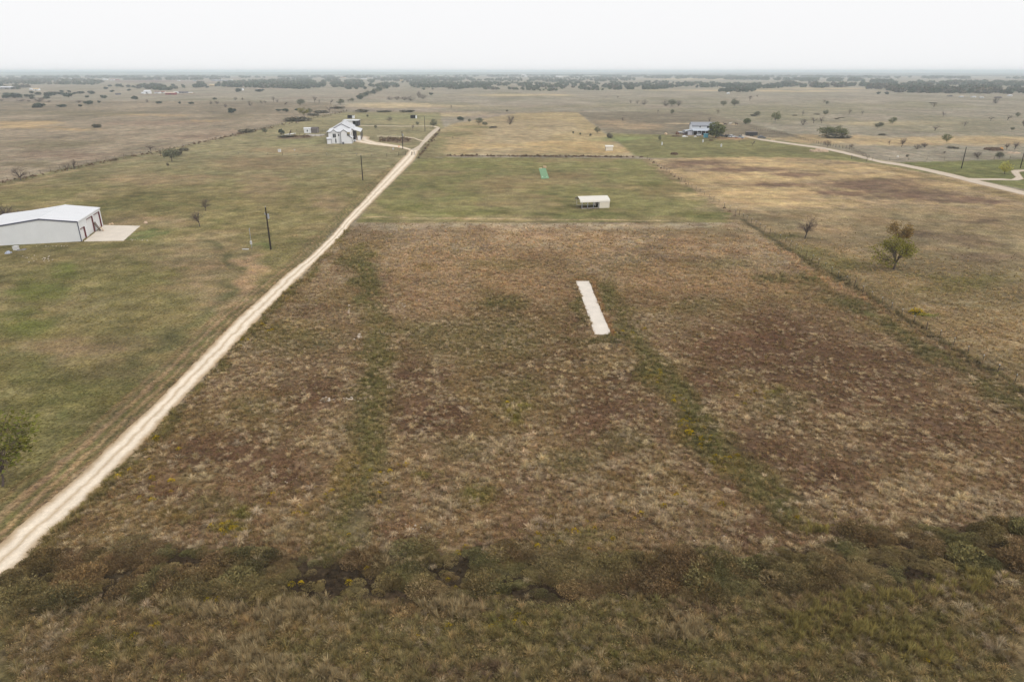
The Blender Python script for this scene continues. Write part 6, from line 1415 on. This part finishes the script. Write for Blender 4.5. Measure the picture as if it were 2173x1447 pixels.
# woods on the far plain
pts = []
def wood(poly, n, hmin, hmax, jit=0, grey=.3):
    P = np.array(poly, float); x0, x1, y0, y1 = P[:, 0].min(), P[:, 0].max(), P[:, 1].min(), P[:, 1].max(); c = 0; k = 0
    while c < n and k < n * 40:
        k += 1; px_, py_ = random.uniform(x0, x1), random.uniform(y0, y1); ins = False
        for i in range(len(P)):
            (xa, ya), (xb, yb) = P[i], P[(i + 1) % len(P)]
            if (ya > py_) != (yb > py_) and px_ < (xb - xa) * (py_ - ya) / (yb - ya) + xa: ins = not ins
        if not ins: continue
        g_ = G(px_, py_)
        if fbm(np.array([px_]), np.array([py_ * 4]), 26, 400 + jit, 3)[0] < .42: continue
        pts.append((g_.x, g_.y, random.uniform(hmin, hmax), random.random() < grey)); c += 1
wood([(-60, 178), (-60, 167), (120, 168.5), (200, 172), (225, 176), (200, 181), (100, 180)], 420, 5, 10, 1, .5)
wood([(-40, 188), (40, 184), (75, 185), (72, 190), (10, 191)], 40, 4, 8, 2, .8)
wood([(290, 189), (300, 183), (340, 183), (352, 188), (345, 191)], 60, 5, 9, 3, .1); wood([(328, 191), (345, 186), (385, 184), (388, 190), (350, 192.5)], 60, 4, 8, 3, .1); wood([(388, 187), (398, 181), (440, 178), (446, 183), (410, 188)], 70, 5, 9, 4, .1)
wood([(250, 170.5), (300, 168), (460, 169), (470, 170.5), (300, 171)], 160, 6, 10, 5, .3); wood([(455, 184), (480, 174), (560, 172), (640, 176), (640, 184), (560, 188), (480, 186)], 420, 5, 9, 6, .2)
wood([(540, 188), (550, 182), (640, 178), (700, 180), (760, 178), (800, 184), (770, 187), (690, 185), (640, 190), (580, 187)], 420, 5, 9, 7, .15); wood([(540, 176), (640, 166), (900, 165), (1000, 166), (1010, 172), (880, 176), (700, 179)], 800, 6, 10, 8, .25)
wood([(790, 186), (820, 176), (960, 174), (1120, 178), (1140, 186), (1000, 188), (860, 187)], 520, 4, 8, 9, .15); wood([(1000, 172), (1100, 166), (1340, 165), (1350, 172), (1200, 176)], 420, 6, 9, 10, .3)
wood([(1110, 188), (1120, 178), (1230, 176), (1400, 174), (1480, 178), (1470, 183), (1390, 191), (1310, 191), (1240, 190)], 420, 4, 8, 11, .15); wood([(1440, 184), (1450, 177), (1560, 178), (1650, 181), (1660, 188), (1560, 190), (1500, 189)], 260, 4, 8, 12, .1); wood([(1520, 196), (1540, 191), (1600, 192), (1602, 196)], 60, 4, 7, 12, .1)
wood([(1360, 166), (1420, 163.5), (1560, 165.5), (1700, 170), (1690, 172), (1560, 170), (1420, 168)], 420, 8, 13, 13, .2); wood([(1660, 172.5), (1720, 169), (1800, 168.5), (1830, 171), (1820, 174), (1720, 174)], 260, 8, 12, 14, .2); wood([(1828, 176), (1835, 173), (1890, 174), (1896, 178)], 120, 8, 12, 14, .1)
wood([(1640, 184), (1660, 177), (1760, 180), (1860, 184), (1900, 183), (1960, 184), (2040, 188), (2120, 190), (2260, 196), (2260, 201), (2120, 199.5), (2000, 199), (1900, 197), (1880, 191), (1760, 188)], 700, 6, 11, 15, .45); wood([(1890, 177), (1960, 176), (2100, 176), (2260, 180), (2260, 186), (2080, 182), (1940, 181)], 320, 7, 11, 16, .4)
wood([(900, 163), (1100, 161.5), (1400, 161.5), (1750, 164), (2300, 168), (2300, 170), (1700, 166), (1300, 164), (1000, 164.5)], 500, 8, 14, 17, .3); wood([(-100, 165), (200, 164), (560, 164), (900, 163), (900, 165), (500, 166.5), (100, 167)], 420, 8, 14, 18, .3)
wood([(880, 192), (1000, 187), (1160, 190), (1300, 192), (1180, 194), (1000, 190)], 90, 3, 6, 19, .2)
ex = np.array(pts, float); n = len(ex); gr = ex[:, 3:4]; print('wood', n)
tint = (np.array(L((84, 94, 72))) * (1 - gr) + np.array(L((112, 106, 92))) * gr) * rng.uniform(.7, 1.3, (n, 1)); hh = ex[:, 2]; dist = np.hypot(ex[:, 0], ex[:, 1]); w_ = hh * rng.uniform(.9, 1.6, n) * np.clip(dist / 3000, 1, 2.2)
def woodtree(seed):
    nr = np.random.default_rng(seed); P = []
    for k in range(8):
        a = nr.uniform(0, 6.28); c = np.array([math.cos(a) * .25, math.sin(a) * .25, nr.uniform(.3, .7)]); d = nr.normal(size=(14, 3)); d /= np.linalg.norm(d, axis=1, keepdims=True); P.append(c + d * nr.uniform(.16, .26))
    P = np.concatenate(P); P[:, 2] = np.abs(P[:, 2]); me = tri_mesh('woodtree', leaf_tris(P, .28, nr, 1.0), M_WOOD2); tones(me, 3, nr, .55, 1.3); return me
scatter('woods', 'dark juniper and oak woods across the far plain', store('woodtree', [woodtree(k) for k in range(5)]), 5, np.stack([ex[:, 0], ex[:, 1], np.zeros(n)], 1), np.stack([np.zeros(n), np.zeros(n), rng.uniform(0, 6.28, n)], 1), np.stack([w_, w_, hh], 1), tint)
